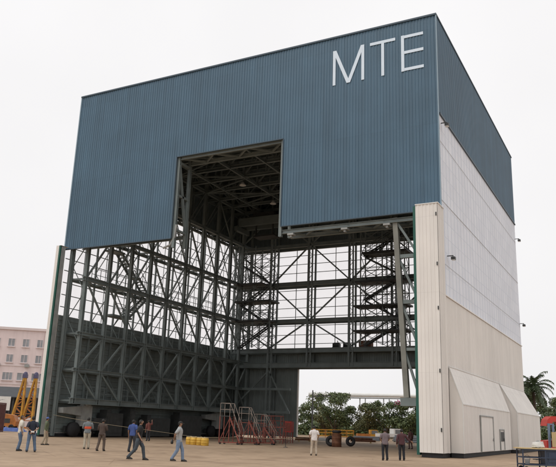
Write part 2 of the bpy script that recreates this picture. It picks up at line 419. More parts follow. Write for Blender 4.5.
# roof
b = MB(); b.box((.02, .03, H - .22), (W - .02, D - .02, H - .1)); part(b, 'roof', M['roofdark'])
b = MB(); b.box((-.08, -.11, H - .12), (W + .08, .02, H + .02)); b.box((-.08, .022, H - .1), (.05, D + .08, H + .018)); b.box((W - .05, .022, H - .1), (W + .085, D + .08, H + .018)); b.box((.052, D - .03, H - .1), (W - .052, D + .078, H + .016))
part(b, 'roof_trim', M['darktrim'])
b = MB(); b.box((W - .0, -.075, ZF + .02), (W + .07, .06, H - .122)); part(b, 'corner_flashing', M['bluetrim'])
b = MB(); b.box((-.075, -.075, ZF), (.04, .06, H - .122)); part(b, 'corner_flashing', M['bluetrim'])
b = MB(); b.box((0.05, -.07, ZF - .07), (X1, .05, ZF)); b.box((X2, -.07, ZF - .07), (W - .05, .05, ZF)); b.box((X1, -.07, ZN - .08), (X2, .04, ZN)); 
b.box((X1 - .04, -.068, ZF + .002), (X1 + .03, .06, ZN - .082)); b.box((X2 - .03, -.068, ZF + .002), (X2 + .04, .06, ZN - .082))
part(b, 'edge_trim', M['darktrim'])

# ---- cream corner panels and their green edges
b = MB(); pz0, pz1 = .3, 16.8
b.ribs((33.70, -1.1, pz0), (1, 0, 0), (0, 0, 1), (0, -1, 0), 1.53, pz1 - pz0, .255, .03)
b.ribs((35.25, -1.1, pz0), (0, 1, 0), (0, 0, 1), (1, 0, 0), 1.52, pz1 - pz0, .255, .03)
b.add([(33.70, -1.1, pz0), (33.70, 0, pz0), (33.70, 0, pz1), (33.70, -1.1, pz1)], [(0, 1, 2, 3)])
b.add([(33.70, -1.1, pz1), (35.26, -1.1, pz1), (35.26, -.08, pz1), (33.70, -.08, pz1)], [(0, 1, 2, 3)])
b.add([(33.70, -1.1, pz0), (35.26, -1.1, pz0), (35.26, .4, pz0), (33.70, .4, pz0)], [(3, 2, 1, 0)])
cp = part(b, 'corner_panel', M['beige'])
b = MB(); b.box((33.68, -1.16, pz1), (35.3, -1.06, pz1 + .06)); b.box((35.24, -1.058, pz1 - .003), (35.32, .42, pz1 + .055)); part(b, 'capping', M['white'], cp)
b = MB(); b.box((33.50, -1.06, .15), (33.695, .1, pz1 - .05)); part(b, 'green_edge', M['green'], cp)
for z in (1.6, 5.3, 9.4, 12.4, 15.9):
    b = MB(); b.box((35.12, -1.19, z), (35.19, -1.13, z + .24)); part(b, 'clip', M['grime'], cp)
b = MB()
b.ribs((.02, -1.1, pz0), (1, 0, 0), (0, 0, 1), (0, -1, 0), .36, pz1 - pz0, .12, .02)
b.add([(.02, -1.1, pz0), (.02, -.02, pz0), (.02, -.02, pz1), (.02, -1.1, pz1)], [(3, 2, 1, 0)])
b.add([(.02, -1.1, pz1), (.6, -1.1, pz1), (.6, -.08, pz1), (.02, -.08, pz1)], [(0, 1, 2, 3)])
cp2 = part(b, 'corner_panel', M['beige'])
b = MB(); b.box((.385, -1.13, .15), (.56, -1.0, pz1 - .05)); part(b, 'green_edge', M['green'], cp2)
b = MB(); b.box((.42, -.98, .2), (.60, -.52, pz1 - .1)); part(b, 'return_panel', M['lightgrey'], cp2)
# dark skirts
b = MB(); b.box((33.8, -1.0, .02), (35.16, .3, pz0 - .01)); b.box((34.9, .31, .02), (35.15, D - .2, ZB + .02)); b.box((.1, -1.0, .02), (.5, .3, pz0 - .01)); b.box((.02, .31, .02), (.2, D - .2, ZB + .02))
part(b, 'skirt', M['black'])

# ---- sloped-top side housings over the wheels (right side in view, left mirrored)
def housing(y0, y1, d, doors, side=1):
    X = W + .05 if side > 0 else -.05
    s = side; zk, zt = 3.4, 5.85; zb = .3
    b = MB()
    o = X + s * d
    b.ribs((o, y0, zb), (0, 1, 0), (0, 0, 1), (s, 0, 0), y1 - y0, zk - zb, .3, .02)
    # sloping top
    n = V((zt - zk, 0, d)).normalized(); n.x *= s
    vd = V((X - o, 0, zt - zk))
    b.ribs((o, y0, zk), (0, 1, 0), vd, n, y1 - y0, 1, .3, .015)
    for y, nd in ((y0, -1), (y1, 1)):
        b.add([(X, y, zb), (o, y, zb), (o, y, zk), (X, y, zt)], [(0, 1, 2, 3) if nd < 0 else (3, 2, 1, 0)])
    h = part(b, 'wheel_housing', M['beige'])
    b = MB()
    b.bar((o + s * .012, y0 - .02, zk), (o + s * .012, y1 + .02, zk), .07, .07)
    b.bar((X + s * .03, y0 - .02, zt), (X + s * .03, y1 + .02, zt), .06, .06)
    b.bar((o, y0 - .012, zk + .04), (X, y0 - .012, zt), .06, .05); b.bar((o, y0 - .012, zb), (o, y0 - .012, zk - .036), .06, .05)
    part(b, 'flashing', M['white'], h)
    b = MB(); b.box((min(X, o - s * .06), y0 + .06, .02), (max(X, o - s * .06), y1 - .06, zb + .02)); part(b, 'skirt', M['black'], h)
    for a, c, z in doors:
        b = MB(); x0 = o + s * .021; x1 = o + s * .055
        b.box((min(x0, x1), a, zb + .04), (max(x0, x1), c, z)); dr = part(b, 'door', M['beige'], hg)
        b = MB(); x2 = o + s * .07
        for p, q in (((x2, a, zb + .04), (x2, a, z)), ((x2, c, zb + .04), (x2, c, z)), ((x2, a - .09, z + .04), (x2, c + .09, z + .04))): b.bar(p, q, .07, .09)
        part(b, 'frame', M['lightgrey'], dr)
        b = MB(); hy = c - .35; b.bar((x1 + s * .07, hy, 1.0), (x1 + s * .07, hy, 1.25), .04); b.bar((x1, hy, 1.12), (x1 + s * .07, hy, 1.12), .03); part(b, 'handle', M['grime'], dr)
        if c - a < 2.2:
            b = MB(); b.box((x1, a + .12, 1.0), (x1 + s * .03, c - .12, z - .12)) if s > 0 else None
            if s > 0: part(b, 'panel', M['grime'], dr)
housing(.75, 17.9, .85, [(5.7, 10.1, 2.75), (12.75, 14.4, 1.85)])
housing(18.2, 31.6, 1.4, [])
housing(.75, 17.9, .85, [], -1); housing(18.2, 31.6, 1.4, [], -1)

# ---- steel frame
LV = [3.1, 5.8, 9.0, 14.0, 18.6, 23.8, 28.2]
YK = [1.0 + 3.1 * k for k in range(10)] + [31.2]
braces = []                                      # (p, q, width) ranked by how large they show
ties = []
def laced(p0, p1, z0, z1, wi, wo, step=2.4, name='laced_column'):
    # an inner and an outer chord tied by zigzag lacing, standing between p0 (inner) and p1 (outer)
    b = MB()
    b.ibar((*p0, z0), (*p0, z1), wi, wi, .05); b.bar((*p1, z0), (*p1, z1), wo, wo)
    z = z0 + .3; k = 0
    while z < z1 - step:
        a, c = (p0, p1) if k % 2 == 0 else (p1, p0)
        b.bar((*a, z), (*c, z + step), .06, .06); k += 1; z += step
    return part(b, name, M['steel'])
for side in (-1, 1):
    xi, xo = (2.0, .28) if side < 0 else (W - 2.0, W - .28)
    for k, y in enumerate(YK):
        laced((xi, y), (xo, y), 2.9, 31.8, .31, .15)
    for z in LV:
        h = .5 if z in (3.1,) else (.3 if z < 10 else .36)
        b = MB(); b.ibar((xi, .6, z), (xi, 31.6, z), .3, h, .05); part(b, 'beam', M['steel'])
        b = MB(); b.bar((xo, .7, z), (xo, 31.6, z), .22, h * .9); part(b, 'beam', M['steel'])
        for k in range(len(YK)):
            ties.append((side, (xi, YK[k], z + .02), (xo, YK[k], z + .02), .16))
        if z in (3.1, 9.0, 14.0, 18.6, 23.8):
            for k in range(len(YK) - 1):
                a, c = ((xi, YK[k]), (xo, YK[k + 1])) if k % 2 == 0 else ((xo, YK[k]), (xi, YK[k + 1]))
                ties.append((side * 3, (*a, z - .04), (*c, z - .04), .12))
    tiers = [(3.1, 5.8, '\\'), (5.8, 9.0, '/'), (9.0, 14.0, '\\'), (14.0, 18.6, '/'), (18.6, 23.8, '\\'), (23.8, 28.2, '/')]
    for (z0, z1, dr) in tiers:
        for k in range(len(YK) - 1):
            y0, y1 = YK[k], YK[k + 1]
            flip = (dr == '/') ^ (k % 4 == 3)
            if z0 == 9.0: zz0 = 10.4
            else: zz0 = z0
            p, q = ((xi, y0, zz0), (xi, y1, z1)) if flip else ((xi, y0, z1), (xi, y1, zz0))
            braces.append((side, p, q, .145 if z1 < 20 else .12))
            if z0 in (14.0, 9.0) and k % 3 == 2 or z0 == 18.6 and k > 4:
                # light cross bracing in the outer plane
                braces.append((side, (xo, y0, zz0), (xo, y1, z1), .08)); braces.append((side, (xo, y1, zz0), (xo, y0, z1), .08))
# rear wall
YB = D - .3; YBI = D - 1.9
XB = [.4, 5.7, 11.0, 16.4, 21.7, 27.0, 32.3]
for x in XB:
    z0 = 0.05 if (x < XO1 or x > XO2) else ZO + .2
    for y, wdt in ((YBI, .24), ):
        b = MB(); b.bar((x - .2, y, z0), (x - .2, y, 31.8), wdt, wdt); b.bar((x + .28, y, z0), (x + .28, y, 31.8), .16, .16)
        z = z0 + .4; k = 0
        while z < 31:
            b.bar((x + (-.2 if k % 2 else .28), y, z), (x + (.28 if k % 2 else -.2), y, z + .6), .05, .05); z += .6; k += 1
        part(b, 'laced_column', M['steel'])
    b = MB(); b.bar((x, YB, z0), (x, YB, 31.8), .2, .2); part(b, 'column', M['steel'])
for z, h in ((ZO + .35, .6), (ZM - .25, .55), (14.0, .42), (18.6, .5), (23.5, .42), (28.0, .5), (5.8, .3), (3.1, .3)):
    for y in (YBI, YB):
        if z > 8:
            b = MB(); b.ibar((.3, y, z), (W - .3, y, z), .28, h, .05); part(b, 'beam', M['steel'])
        elif y == YBI:
            b = MB(); b.bar((.3, y, z), (XO1 - .1, y, z), .2, h); part(b, 'beam', M['steel'])
            b = MB(); b.bar((XO2 + .1, y, z), (W - .3, y, z), .2, h); part(b, 'beam', M['steel'])
b = MB(); b.box((XO1 - .2, YBI - .1, ZM - .02), (XO2 + .2, YB + .1, ZM + .03)); part(b, 'walkway', M['grime'])
for z0, z1 in ((ZM + .1, 14.0), (14.0, 18.6), (18.6, 23.5), (23.5, 28)):
    for i in range(len(XB) - 1):
        x0, x1 = XB[i], XB[i + 1]
        up = (i % 2 == 0) ^ (z0 in (18.6, ZM + .1))
        p, q = ((x0, YBI, z0), (x1, YBI, z1)) if up else ((x0, YBI, z1), (x1, YBI, z0))
        braces.append((-1.5 if x0 < 22 else 2, p, q, .16))
for i in (0,):
    braces.append((-1.5, (.4, YBI, 3.1), (5.7, YBI, 8), .16)); braces.append((-1.5, (8.6, YBI, 3.1), (5.7, YBI, 8), .16))
for z in (14.0, 18.6, 23.5):
    for x in XB: ties.append((-2, (x, YBI, z), (x, YB, z), .14))
# sheeting rails, thin verticals
zz = ZM + .75; gz = []
while zz < ZS: gz.append(zz); zz += 1.12
for z in gz:
    b = MB(); b.bar((.1, .12, z), (.1, D - .2, z), .06, .07); part(b, 'sheeting_rail', M['steel'])
    b = MB(); b.bar((.2, D - .12, z), (W - .2, D - .12, z), .06, .07); part(b, 'sheeting_rail', M['steel'])
for z in gz[::2]:
    b = MB(); b.bar((W - .13, .5, z), (W - .13, D - .2, z), .06, .09); part(b, 'sheeting_rail', M['steel'])
for k in range(10):
    y = YK[k] + 1.55
    b = MB(); b.bar((.16, y, ZM), (.16, y, ZS), .05, .05); part(b, 'mullion', M['steel'])
for x in (3.0, 8.3, 13.7, 19.0, 24.3, 29.6):
    b = MB(); b.bar((x, D - .18, ZM), (x, D - .18, ZS), .07, .07); part(b, 'mullion', M['steel'])
# front frame
def pole(p, q, w_, name='column', mt='steel'):
    b = MB(); b.ibar(p, q, w_, w_, .05); return part(b, name, M[mt])
for x in (X1 + .12, X2 - .12):
    pole((x, .25, 15.9), (x, .25, ZN), .26); pole((x, 1.85, 16.2), (x, 1.85, 31.6), .26)
    for z in (23.6, 20.6, 17.5):
        ties.append((-4, (x, .25, z), (x, 1.85, z), .2))
    braces.append((-4, (x, .3, 23.4), (x, 1.8, 17.6), .2))
pole((X1 - .1, .25, 15.9), (X2 + .1, .25, ZN - .25), .01) if False else None
for y in (.28, 1.85):
    b = MB(); b.ibar((X1 + .26, y, ZN - .12), (X2 - .26, y, ZN - .12), .22, .3, .04); part(b, 'beam', M['steel'])
for k in range(6):
    x0 = X1 + .3 + k * 1.65; a, c = (.3, 1.8) if k % 2 == 0 else (1.8, .3)
    braces.append((-4, (x0, a, ZN - .15), (x0 + 1.65, c, ZN - .15), .14))
for xa, xb in ((.4, X1), (X2, W - .4)):
    for y, z in ((.3, ZF - .42 if xa > 5 else ZF + .3), (1.85, ZF - .42 if xa > 5 else ZF + .5), (.3, ZF + 3.5), (1.85, ZF + 3.5)):
        b = MB(); b.ibar((xa, y, z), (xb, y, z), .22, .30, .04); part(b, 'beam', M['steel'])
    x = xa; k = 0 if xa > 5 else 99
    while x < xb - 1.4 and xa > 5:
        a, c = (.3, 1.8) if k % 2 == 0 else (1.8, .3)
        braces.append((-4, (x, a, ZF - .4), (x + 1.4, c, ZF - .4), .12)); x += 1.4; k += 1
# fixtures under the front skirt
for x in (23.4, 27.9, 31.2):
    b = MB(); b.box((x - .25, .0, ZF - .78), (x + .25, .5, ZF - .645)); b.box((x - .08, .1, ZF - .95), (x + .08, .4, ZF - .782)); part(b, 'bracket', M['lightgrey'])
# curved gusset at the notch foot
b = MB(); b.tube([(X1 - .9, .2, ZF - .75), (X1 - .2, .2, ZF - .55), (X1 + .2, .2, ZF + .1), (X1 + .3, .2, ZF + 1.2)], .1, 8); part(b, 'gusset', M['lightgrey'])
# leaning front column on the right, with its bracing back to the corner
b = MB(); b.ibar((31.72, .5, 16.5), (32.42, .5, 3.75), .36, .36, .06); part(b, 'column', M['frontcol'])
for x in (33.35,):
    pole((x, .5, .1), (x, .5, 16.3), .26)
for z in (13.6, 10.3, 7.0):
    xl = 31.72 + (16.5 - z) * .055
    ties.append((-5, (xl + .2, .5, z), (33.4, .5, z), .26 if z in (13.6, 10.3) else .2))
for z0, z1 in ((16.2, 13.8), (13.4, 10.5), (10.1, 7.2), (6.8, 3.8)):
    braces.append((-5, (31.72 + (16.5 - z0) * .055 + .1, .5, z0), (33.3, .5, z1), .16))
# left front column beside the corner panel
pole((.7, .3, .1), (.7, .3, 17.2), .28)
# lower chassis beam end blocks, right
b = MB(); b.box((32.0, .3, 3.2), (33.68, 2.6, 3.74)); part(b, 'chassis_box', M['steel'])
# roof trusses
for y in YK[:-1] + [30.9]:
    b = MB()
    b.ibar((.3, y, 28.2), (W - .3, y, 28.2), .3, .34, .05); b.ibar((.3, y, 31.6), (W - .3, y, 31.6), .3, .34, .05)
    n = 12; dx = (W - .6) / n
    for i in range(n):
        x = .3 + i * dx
        b.bar((x, y, 28.3), (x, y, 31.5), .14, .14)
        a, c = (28.3, 31.5) if i % 2 else (31.5, 28.3)
        b.bar((x, y, a), (x + dx, y, c), .15, .15)
    part(b, 'roof_truss', M['steel'])
for x in (4.7, 9.1, 13.5, 17.6, 21.7, 26.1, 30.5):
    b = MB(); b.bar((x, .4, 28.1), (x, 31.6, 28.1), .2, .28); part(b, 'purlin', M['steel'])
for i in range(8):
    for j in range(2):
        x0, x1 = (2 + j * 15.6, 17.6 + j * 15.6); y0 = YK[i]
        braces.append((4 + i * .1, (x0 + (i % 2) * 7.8, y0, 28.05), (x0 + (1 - i % 2) * 7.8 + 0, YK[i + 1], 28.05), .13))
# overhead crane bridge under the roof, toward the rear
b = MB(); b.box((2.2, 27.0, 25.9), (W - 2.2, 27.5, 26.9)); b.box((2.2, 29.0, 25.9), (W - 2.2, 29.5, 26.9)); 
b.box((1.8, 26.7, 25.3), (2.3, 29.8, 25.88)); b.box((W - 2.3, 26.7, 25.3), (W - 1.8, 29.8, 25.88))
part(b, 'crane_girder', M['steel'])
b = MB(); b.box((4.2, 27.2, 26.92), (7.2, 29.3, 27.5)); b.box((4.4, 27.6, 24.6), (4.55, 27.75, 26.9)); b.box((6.8, 27.6, 24.6), (6.95, 27.75, 26.9)); b.box((4.2, 27.4, 24.4), (7.2, 29.2, 24.58)); part(b, 'hoist_cage', M['grime'])

# stair towers on the rear wall (frames, platforms, zigzag flights with railings)
def stair_tower(x0, x1, y0, y1, zs, ztop, plats):
    b = MB()
    for x in (x0, (x0 + x1) / 2, x1):
        for y in (y0, y1):
            b.bar((x, y, ZM), (x, y, ztop), .12, .12)
    st = part(b, 'stair_tower', M['steel'])
    b = MB(); z = ZM; k = 0
    while z < ztop - 1.5:
        for y in (y0, y1):
            for a, c in ((x0, (x0 + x1) / 2), ((x0 + x1) / 2, x1)):
                b.bar((a, y, z), (c, y, z + 1.5), .055, .055); b.bar((c, y, z), (a, y, z + 1.5), .055, .055)
                b.bar((a, y, z + 1.5), (c, y, z + 1.5), .06, .06)
        for x in (x0, x1): b.bar((x, y0 if k % 2 else y1, z), (x, y1 if k % 2 else y0, z + 1.5), .055, .055)
        z += 1.5; k += 1
    part(b, 'lattice', M['steel'], st)
    for (pa, pb, z) in plats:
        b = MB(); b.box((pa, y0 - .5, z - .2), (pb, y1 + .1, z)); pf = part(b, 'platform', M['grime'], st)
        b = MB()
        for i in range(6):
            x = pa + (pb - pa) * i / 5
            b.bar((x, y0 - .48, z), (x, y0 - .48, z + 1.1), .05, .05)
        for h in (.55, 1.1): b.bar((pa, y0 - .48, z + h), (pb, y0 - .48, z + h), .05, .05)
        part(b, 'railing', M['steel'], st)
    z = ZM; k = 0
    while z < ztop - 3:
        b = MB(); xa, xb = (x0 + .3, x1 - .3) if k % 2 == 0 else (x1 - .3, x0 + .3); y = y0 + .5 + (k % 2) * .5
        for dy in (-.3, .3):
            b.bar((xa, y + dy, z), (xb, y + dy, z + 2.6), .06, .2); b.bar((xa, y + dy, z + 1), (xb, y + dy, z + 3.6), .05, .05)
        for i in range(11): 
            t = (i + .5) / 11; b.box((xa + (xb - xa) * t - .12, y - .3, z + 2.6 * t - .02), (xa + (xb - xa) * t + .12, y + .3, z + 2.6 * t + .02))
        part(b, 'stair_flight', M['grime'], st)
        z += 2.6; k += 1
stair_tower(1.9, 6.6, 28.2, 30.0, None, 23.4, [(1.6, 6.9, 16.4), (1.6, 5.6, 18.6), (1.5, 6.6, 14.0)])
stair_tower(18.3, 23.6, 28.4, 30.0, None, 24.6, [(17.6, 24, 12.35), (17.6, 24, 15.2), (17.8, 24, 18.0), (18.6, 24, 21.4)])
# open stair on the left wall
def flight(p, q, n):
    b = MB(); p, q = V(p), V(q)
    for dx in (-.38, .38):
        o = V((dx, 0, 0)); b.bar(p + o, q + o, .07, .24)
        u = V((0, 0, .95)); b.bar(p + o + u, q + o + u, .05, .05)
        for i in range(4):
            c = p + (q - p) * (i / 3) + o; b.bar(c, c + u, .05, .05)
    for i in range(n):
        c = p + (q - p) * ((i + .5) / n); b.box((c.x - .36, c.y - .14, c.z - .03), (c.x + .36, c.y + .14, c.z + .03))
    return part(b, 'stair_flight', M['steel'])
flight((1.0, 6.4, 17.7), (1.0, 8.7, 15.75), 8); flight((1.0, 9.3, 15.75), (1.0, 11.2, 14.1), 7)
flight((1.0, 11.0, 13.9), (1.0, 8.3, 11.5), 9)
for a, c in (((.55, 8.5, 15.6), (1.5, 9.5, 15.74)), ((.5, 5.6, 11.3), (1.6, 8.5, 11.48)), ((.5, 4.8, 17.6), (1.6, 6.6, 17.75))):
    b = MB(); b.box(a, c); part(b, 'landing', M['steel'])
for (y0, y1, z) in ((5.6, 8.5, 11.5), (11, 17, 14.2), (2, 8, 14.2), (17, 28, 14.2), (2, 10, 9.2), (12, 28, 9.2), (3, 28, 3.35)):
    b = MB(); n = max(2, int((y1 - y0) / 1.1))
    for i in range(n + 1):
        y = y0 + (y1 - y0) * i / n; b.bar((1.75, y, z), (1.75, y, z + 1.05), .045, .045)
    for h in (.5, 1.05): b.bar((1.75, y0, z + h), (1.75, y1, z + h), .045, .045)
    part(b, 'railing', M['steel'])

# drive bogies inside the two long walls
def bogie(x, y, s):
    b = MB()
    # fork body with a bent top
    b.box((x - .35, y - .55, .95), (x + .35, y + .75, 2.75)); b.box((x - .22, y - .3, 2.75), (x + .22, y + .45, 3.1))
    b.add([(x - .3, y - 2.9, 2.05), (x + .3, y - 2.9, 2.05), (x + .3, y - .56, 1.85), (x - .3, y - .56, 1.85), (x - .3, y - 2.9, 2.5), (x + .3, y - 2.9, 2.5), (x + .3, y - .56, 2.7), (x - .3, y - .56, 2.7)],
          [(0, 3, 2, 1), (4, 5, 6, 7), (0, 1, 5, 4), (1, 2, 6, 5), (2, 3, 7, 6), (3, 0, 4, 7)])
    bo = part(b, 'drive_bogie', M['lightgrey'])
    b = MB(); b.disc((x + .46, y + .05, 3.0), (1, 0, 0), .34, .2, 20); b.disc((x + .58, y + .05, 3.0), (1, 0, 0), .14, .06, 12); part(b, 'pulley', M['lightgrey'], bo)
    for dy in (-1.15, .75):
        b = MB(); b.disc((x, y + dy, .66), (1, 0, 0), .62, .5, 28); b.torus((x, y + dy, .66), (1, 0, 0), .5, .16, 28, 8); part(b, 'wheel', M['black'], bo, True)
    b = MB(); b.box((x - .5, y - 1.9, .5), (x - .3, y + 1.5, .95)); b.box((x + .36, y + .95, .6), (x + .5, y + 2.6, 1.7)); part(b, 'motor_box', M['grime'], bo)
bogie(1.0, 3.6, 1); bogie(1.0, 26.3, 1); bogie(W - 1.0, 5.5, -1); bogie(W - 1.0, 26.3, -1)
# dark machinery casings standing along the left wall under the low beam
for y0, y1, x1, z1 in ((6.2, 8.6, 1.5, 2.2), (9.4, 10.2, 1.7, 2.5), (12.5, 16.5, 1.4, 1.9), (18, 22.4, 1.5, 2.3)):
    b = MB(); b.box((.35, y0, .1), (x1, y1, z1)); b.box((.45, y0 + .2, z1), (x1 - .15, y0 + .8, z1 + .3)); b.box((x1, y0 + .15, .4), (x1 + .04, y1 - .15, z1 - .3)); part(b, 'machinery_casing', M['grime'])

def many(lst, name):
    lst.sort(key=lambda t: abs(t[0]) if t[0] < 0 and t[0] > -4 else (0 if t[0] <= -4 else 50 + t[0]))
    for it in lst[:100]:
        b = MB(); b.bar(it[1], it[2], it[3], it[3]); part(b, name, M['steel'])
    b = MB()
    for it in lst[100:]: b.bar(it[1], it[2], it[3], it[3])
    o = part(b, name, M['steel']); o['kind'] = 'stuff'
many(braces, 'brace'); many(ties, 'tie')

# ------------------------------------------------------------------ lamps
def bay_lamp(x, y, z, label):
    t = thing('bay_lamp', (x, y, z), label, 'lamp', 'lamps hanging under the hangar roof')
    b = MB(); b.loft([((0, 0, -.12), .36, .36), ((0, 0, -.1), .38, .38), ((0, 0, .12), .2, .2), ((0, 0, .3), .12, .12)], 18); b.build('lamp_shade', M['white'], t, True)
    b = MB(); b.tube([(0, 0, .3), (0, 0, 28 - z)], .025, 6); b.build('stem', M['steel'], t)
bay_lamp(9.1, 16.2, 28.1 - .95, 'round white lamp under the dark roof, the nearer of the two seen through the notch')
bay_lamp(9.1, 23.4, 28.1 - .95, 'round white lamp under the dark roof, the farther one beside the right notch edge')
def flood(y, z, label):
    t = thing('wall_floodlight', (W, y, z), label, 'floodlight', 'floodlights on the outer right wall')
    b = MB(); b.bar((.0, 0, 0), (.42, 0, .0), .06); b.bar((.42, 0, -.12), (.42, 0, .03), .05); b.build('arm', M['grime'], t)
    b = MB(); b.box((.3, -.16, -.3), (.58, .16, -.1)); b.build('lamp_head', M['grime'], t)
    b = MB(); b.box((.32, -.14, -.33), (.56, .14, -.303)); b.build('lens', M['white'], t)
flood(1.4, 13.6, 'small dark floodlight on milky sheeting just above the cream corner panel')
flood(.75, 23.5, 'small dark floodlight close under the blue band by the near front corner')
flood(31.75, 22.4, 'dark floodlight sticking out from the far edge just below the blue band')
flood(31.7, 13.0, 'dark floodlight sticking out from the far edge near the bottom of the milky sheeting')

# ------------------------------------------------------------------ people
SKIN = mat('skin', (.30, .17, .11), .6, .08, 8)
HAIR = mat('black_hair', (.012, .011, .010), .7, .2, 20)
SHOE = mat('dark_shoe_leather', (.02, .018, .016), .5, .2, 10)
cloth = {}
def cl(name, c):
    if name not in cloth: cloth[name] = mat(name + '_cloth', c, .9, .14, 7, bump=.25, bscale=25)
    return cloth[name]

def skin_mesh(nodes, edges, name, mt, parent, root, lv=2):
    me = bpy.data.meshes.new(name); me.from_pydata([n[0] for n in nodes], edges, [])
    ob = bpy.data.objects.new(name, me); COL.objects.link(ob)
    md = ob.modifiers.new('skin', 'SKIN'); md.use_smooth_shade = True
    for i, n in enumerate(nodes):
        sv = me.skin_vertices[0].data[i]; sv.radius = (n[1], n[1]); sv.use_root = (i == root)
    sb = ob.modifiers.new('sub', 'SUBSURF'); sb.levels = lv; sb.render_levels = lv
    dg = bpy.context.evaluated_depsgraph_get(); dg.update()
    nm = bpy.data.meshes.new_from_object(ob.evaluated_get(dg))
    ob.modifiers.clear(); ob.data = nm; bpy.data.meshes.remove(me)
    nm.materials.clear(); nm.materials.append(mt)
    ob.parent = parent
    return ob

def crease(b, a):
    # loose folds in the cloth
    from mathutils import noise as mn
    o = V((random.random() * 50, random.random() * 50, 0))
    for i, p in enumerate(b.v):
        q = V(p); d = mn.noise_vector(V((q.x * 9, q.y * 9, q.z * 14)) + o); b.v[i] = tuple(q + d * a)
def person(loc, face, label, shirt, trousers, pose, h=1.70, sleeve='short', extra=None, cap=None, group=None, sit=False):
    """stands at loc facing angle 'face' (0 = +x); pose gives feet, knees, elbows and hands"""
    t = thing('person', loc, label, 'person', group, face); k = h / 1.70; t.scale = (k, k, k)
    lean = pose.get('lean', 0.0); hd = pose.get('head', 0.0); dz = pose.get('drop', 0.0)
    up = lambda x, y, z: (x + lean * (z - .9), y, z - dz)
    fl, fr = pose.get('fl', (0, .11)), pose.get('fr', (0, -.11))
    kl, kr = pose.get('kl'), pose.get('kr')
    hipL, hipR = (0, .095, .90 - dz), (0, -.095, .90 - dz)
    def knee(hip, f, kk):
        if kk: return kk
        return (hip[0] * .5 + f[0] * .5 + .05, hip[1] * .5 + f[1] * .5, .49)
    fz_l, fz_r = pose.get('zl', 0), pose.get('zr', 0)
    KL, KR = knee(hipL, fl, kl), knee(hipR, fr, kr)
    AL, AR = (fl[0] - .02, fl[1], .09 + fz_l), (fr[0] - .02, fr[1], .09 + fz_r)
    shL, shR = up(0, .185, 1.385), up(0, -.185, 1.385)
    eL, eR = pose.get('el', up(-.04, .25, 1.10)), pose.get('er', up(-.04, -.25, 1.10))
    hL, hR = pose.get('hl', up(.05, .26, .85)), pose.get('hr', up(.05, -.26, .85))
    N = [((0, 0, .94 - dz), .115), (up(0, 0, 1.12), .105), (up(.01, 0, 1.30), .115), (up(-.005, 0, 1.43), .055), (up(.01, 0, 1.50), .05), (up(.02, 0, 1.56), .076), (up(.018, 0, 1.63), .082), (up(.012, 0, 1.675), .055)]
    E = [(0, 1), (1, 2), (2, 3), (3, 4), (4, 5), (5, 6), (6, 7)]
    def chain(par, pts):
        p = par
        for q in pts:
            N.append(q); E.append((p, len(N) - 1)); p = len(N) - 1
        return p
    # nose and ears grown from the head
    c, s_ = math.cos(hd), math.sin(hd); hc = V(up(.02, 0, 1.60))
    rot = lambda x, y, z: tuple(hc + V((x * c - y * s_, x * s_ + y * c, z)))
    for q in (rot(.098, 0, -.01),): chain(6, [(q, .013)])
    for q in (rot(-.005, .088, 0), rot(-.005, -.088, 0)): chain(6, [(q, .014)])
    for hip, K, A, f in ((hipL, KL, AL, fl), (hipR, KR, AR, fr)):
        z0 = A[2] - .09
        chain(0, [(hip, .085), (K, .055), (A, .036), ((f[0] + .07, f[1], .045 + z0), .032), ((f[0] + .15, f[1], .035 + z0), .026)])
    for sh, e, hnd, sg in ((shL, eL, hL, 1), (shR, eR, hR, -1)):
        e, hnd = V(e), V(hnd); d = (hnd - e).normalized()
        wr = chain(2, [(sh, .052), (tuple(e), .038), (tuple(hnd), .026)])
        side_ = d.cross(V((1, 0, 0))); side_ = side_.normalized() if side_.length > .2 else V((0, 1, 0))
        curl = d.cross(side_).normalized()
        palm = chain(wr, [(tuple(hnd + d * .06), .030)])
        for j, (off, ln) in enumerate(((-.028, .062), (-.010, .074), (.010, .070), (.028, .055))):
            base = hnd + d * .095 + side_ * off
            chain(palm, [(tuple(base), .009), (tuple(base + d * ln * .6 + curl * .012), .0085), (tuple(base + d * ln * .95 + curl * .035), .007)])
        tb = hnd + d * .045 + side_ * (.035)
        chain(palm, [(tuple(tb + d * .01), .010), (tuple(tb + d * .045 + side_ * .018), .0085)])
    skin_mesh(N, E, 'body', SKIN, t, 0)
    # shirt: torso and sleeves
    b = MB()
    b.loft([(up(0, 0, .84), .135, .19), (up(0, 0, .89), .138, .19), (up(0, 0, .95), .13, .182), (up(0, 0, 1.01), .128, .178), (up(0, 0, 1.08), .12, .172), (up(.005, 0, 1.15), .127, .18), (up(.012, 0, 1.24), .135, .192), (up(.012, 0, 1.29), .132, .198), (up(.01, 0, 1.34), .128, .205), (up(0, 0, 1.415), .10, .175), (up(-.004, 0, 1.455), .07, .09), (up(0, 0, 1.48), .062, .066)], 18)
    for sh, e, hnd in ((shL, eL, hL), (shR, eR, hR)):
        sh, e, hnd = V(sh), V(e), V(hnd)
        s0 = sh + V((0, -.04 if sh.y > 0 else .04, 0))
        if sleeve == 'short': b.tube([s0, sh.lerp(e, .2), sh.lerp(e, .55), sh.lerp(e, .84)], [.075, .076, .068, .066], 12)
        else: b.tube([s0, sh.lerp(e, .25), sh.lerp(e, .7), e, e.lerp(hnd, .4), e.lerp(hnd, .93)], [.078, .078, .064, .058, .053, .043], 12)
    crease(b, .011); b.build('shirt', shirt, t, True)
    b = MB()
    b.loft([((0, 0, .99 - dz), .10, .15), ((0, 0, .93 - dz), .112, .162), ((0, 0, .84 - dz), .125, .182), ((0, 0, .80 - dz), .07, .12)], 18)
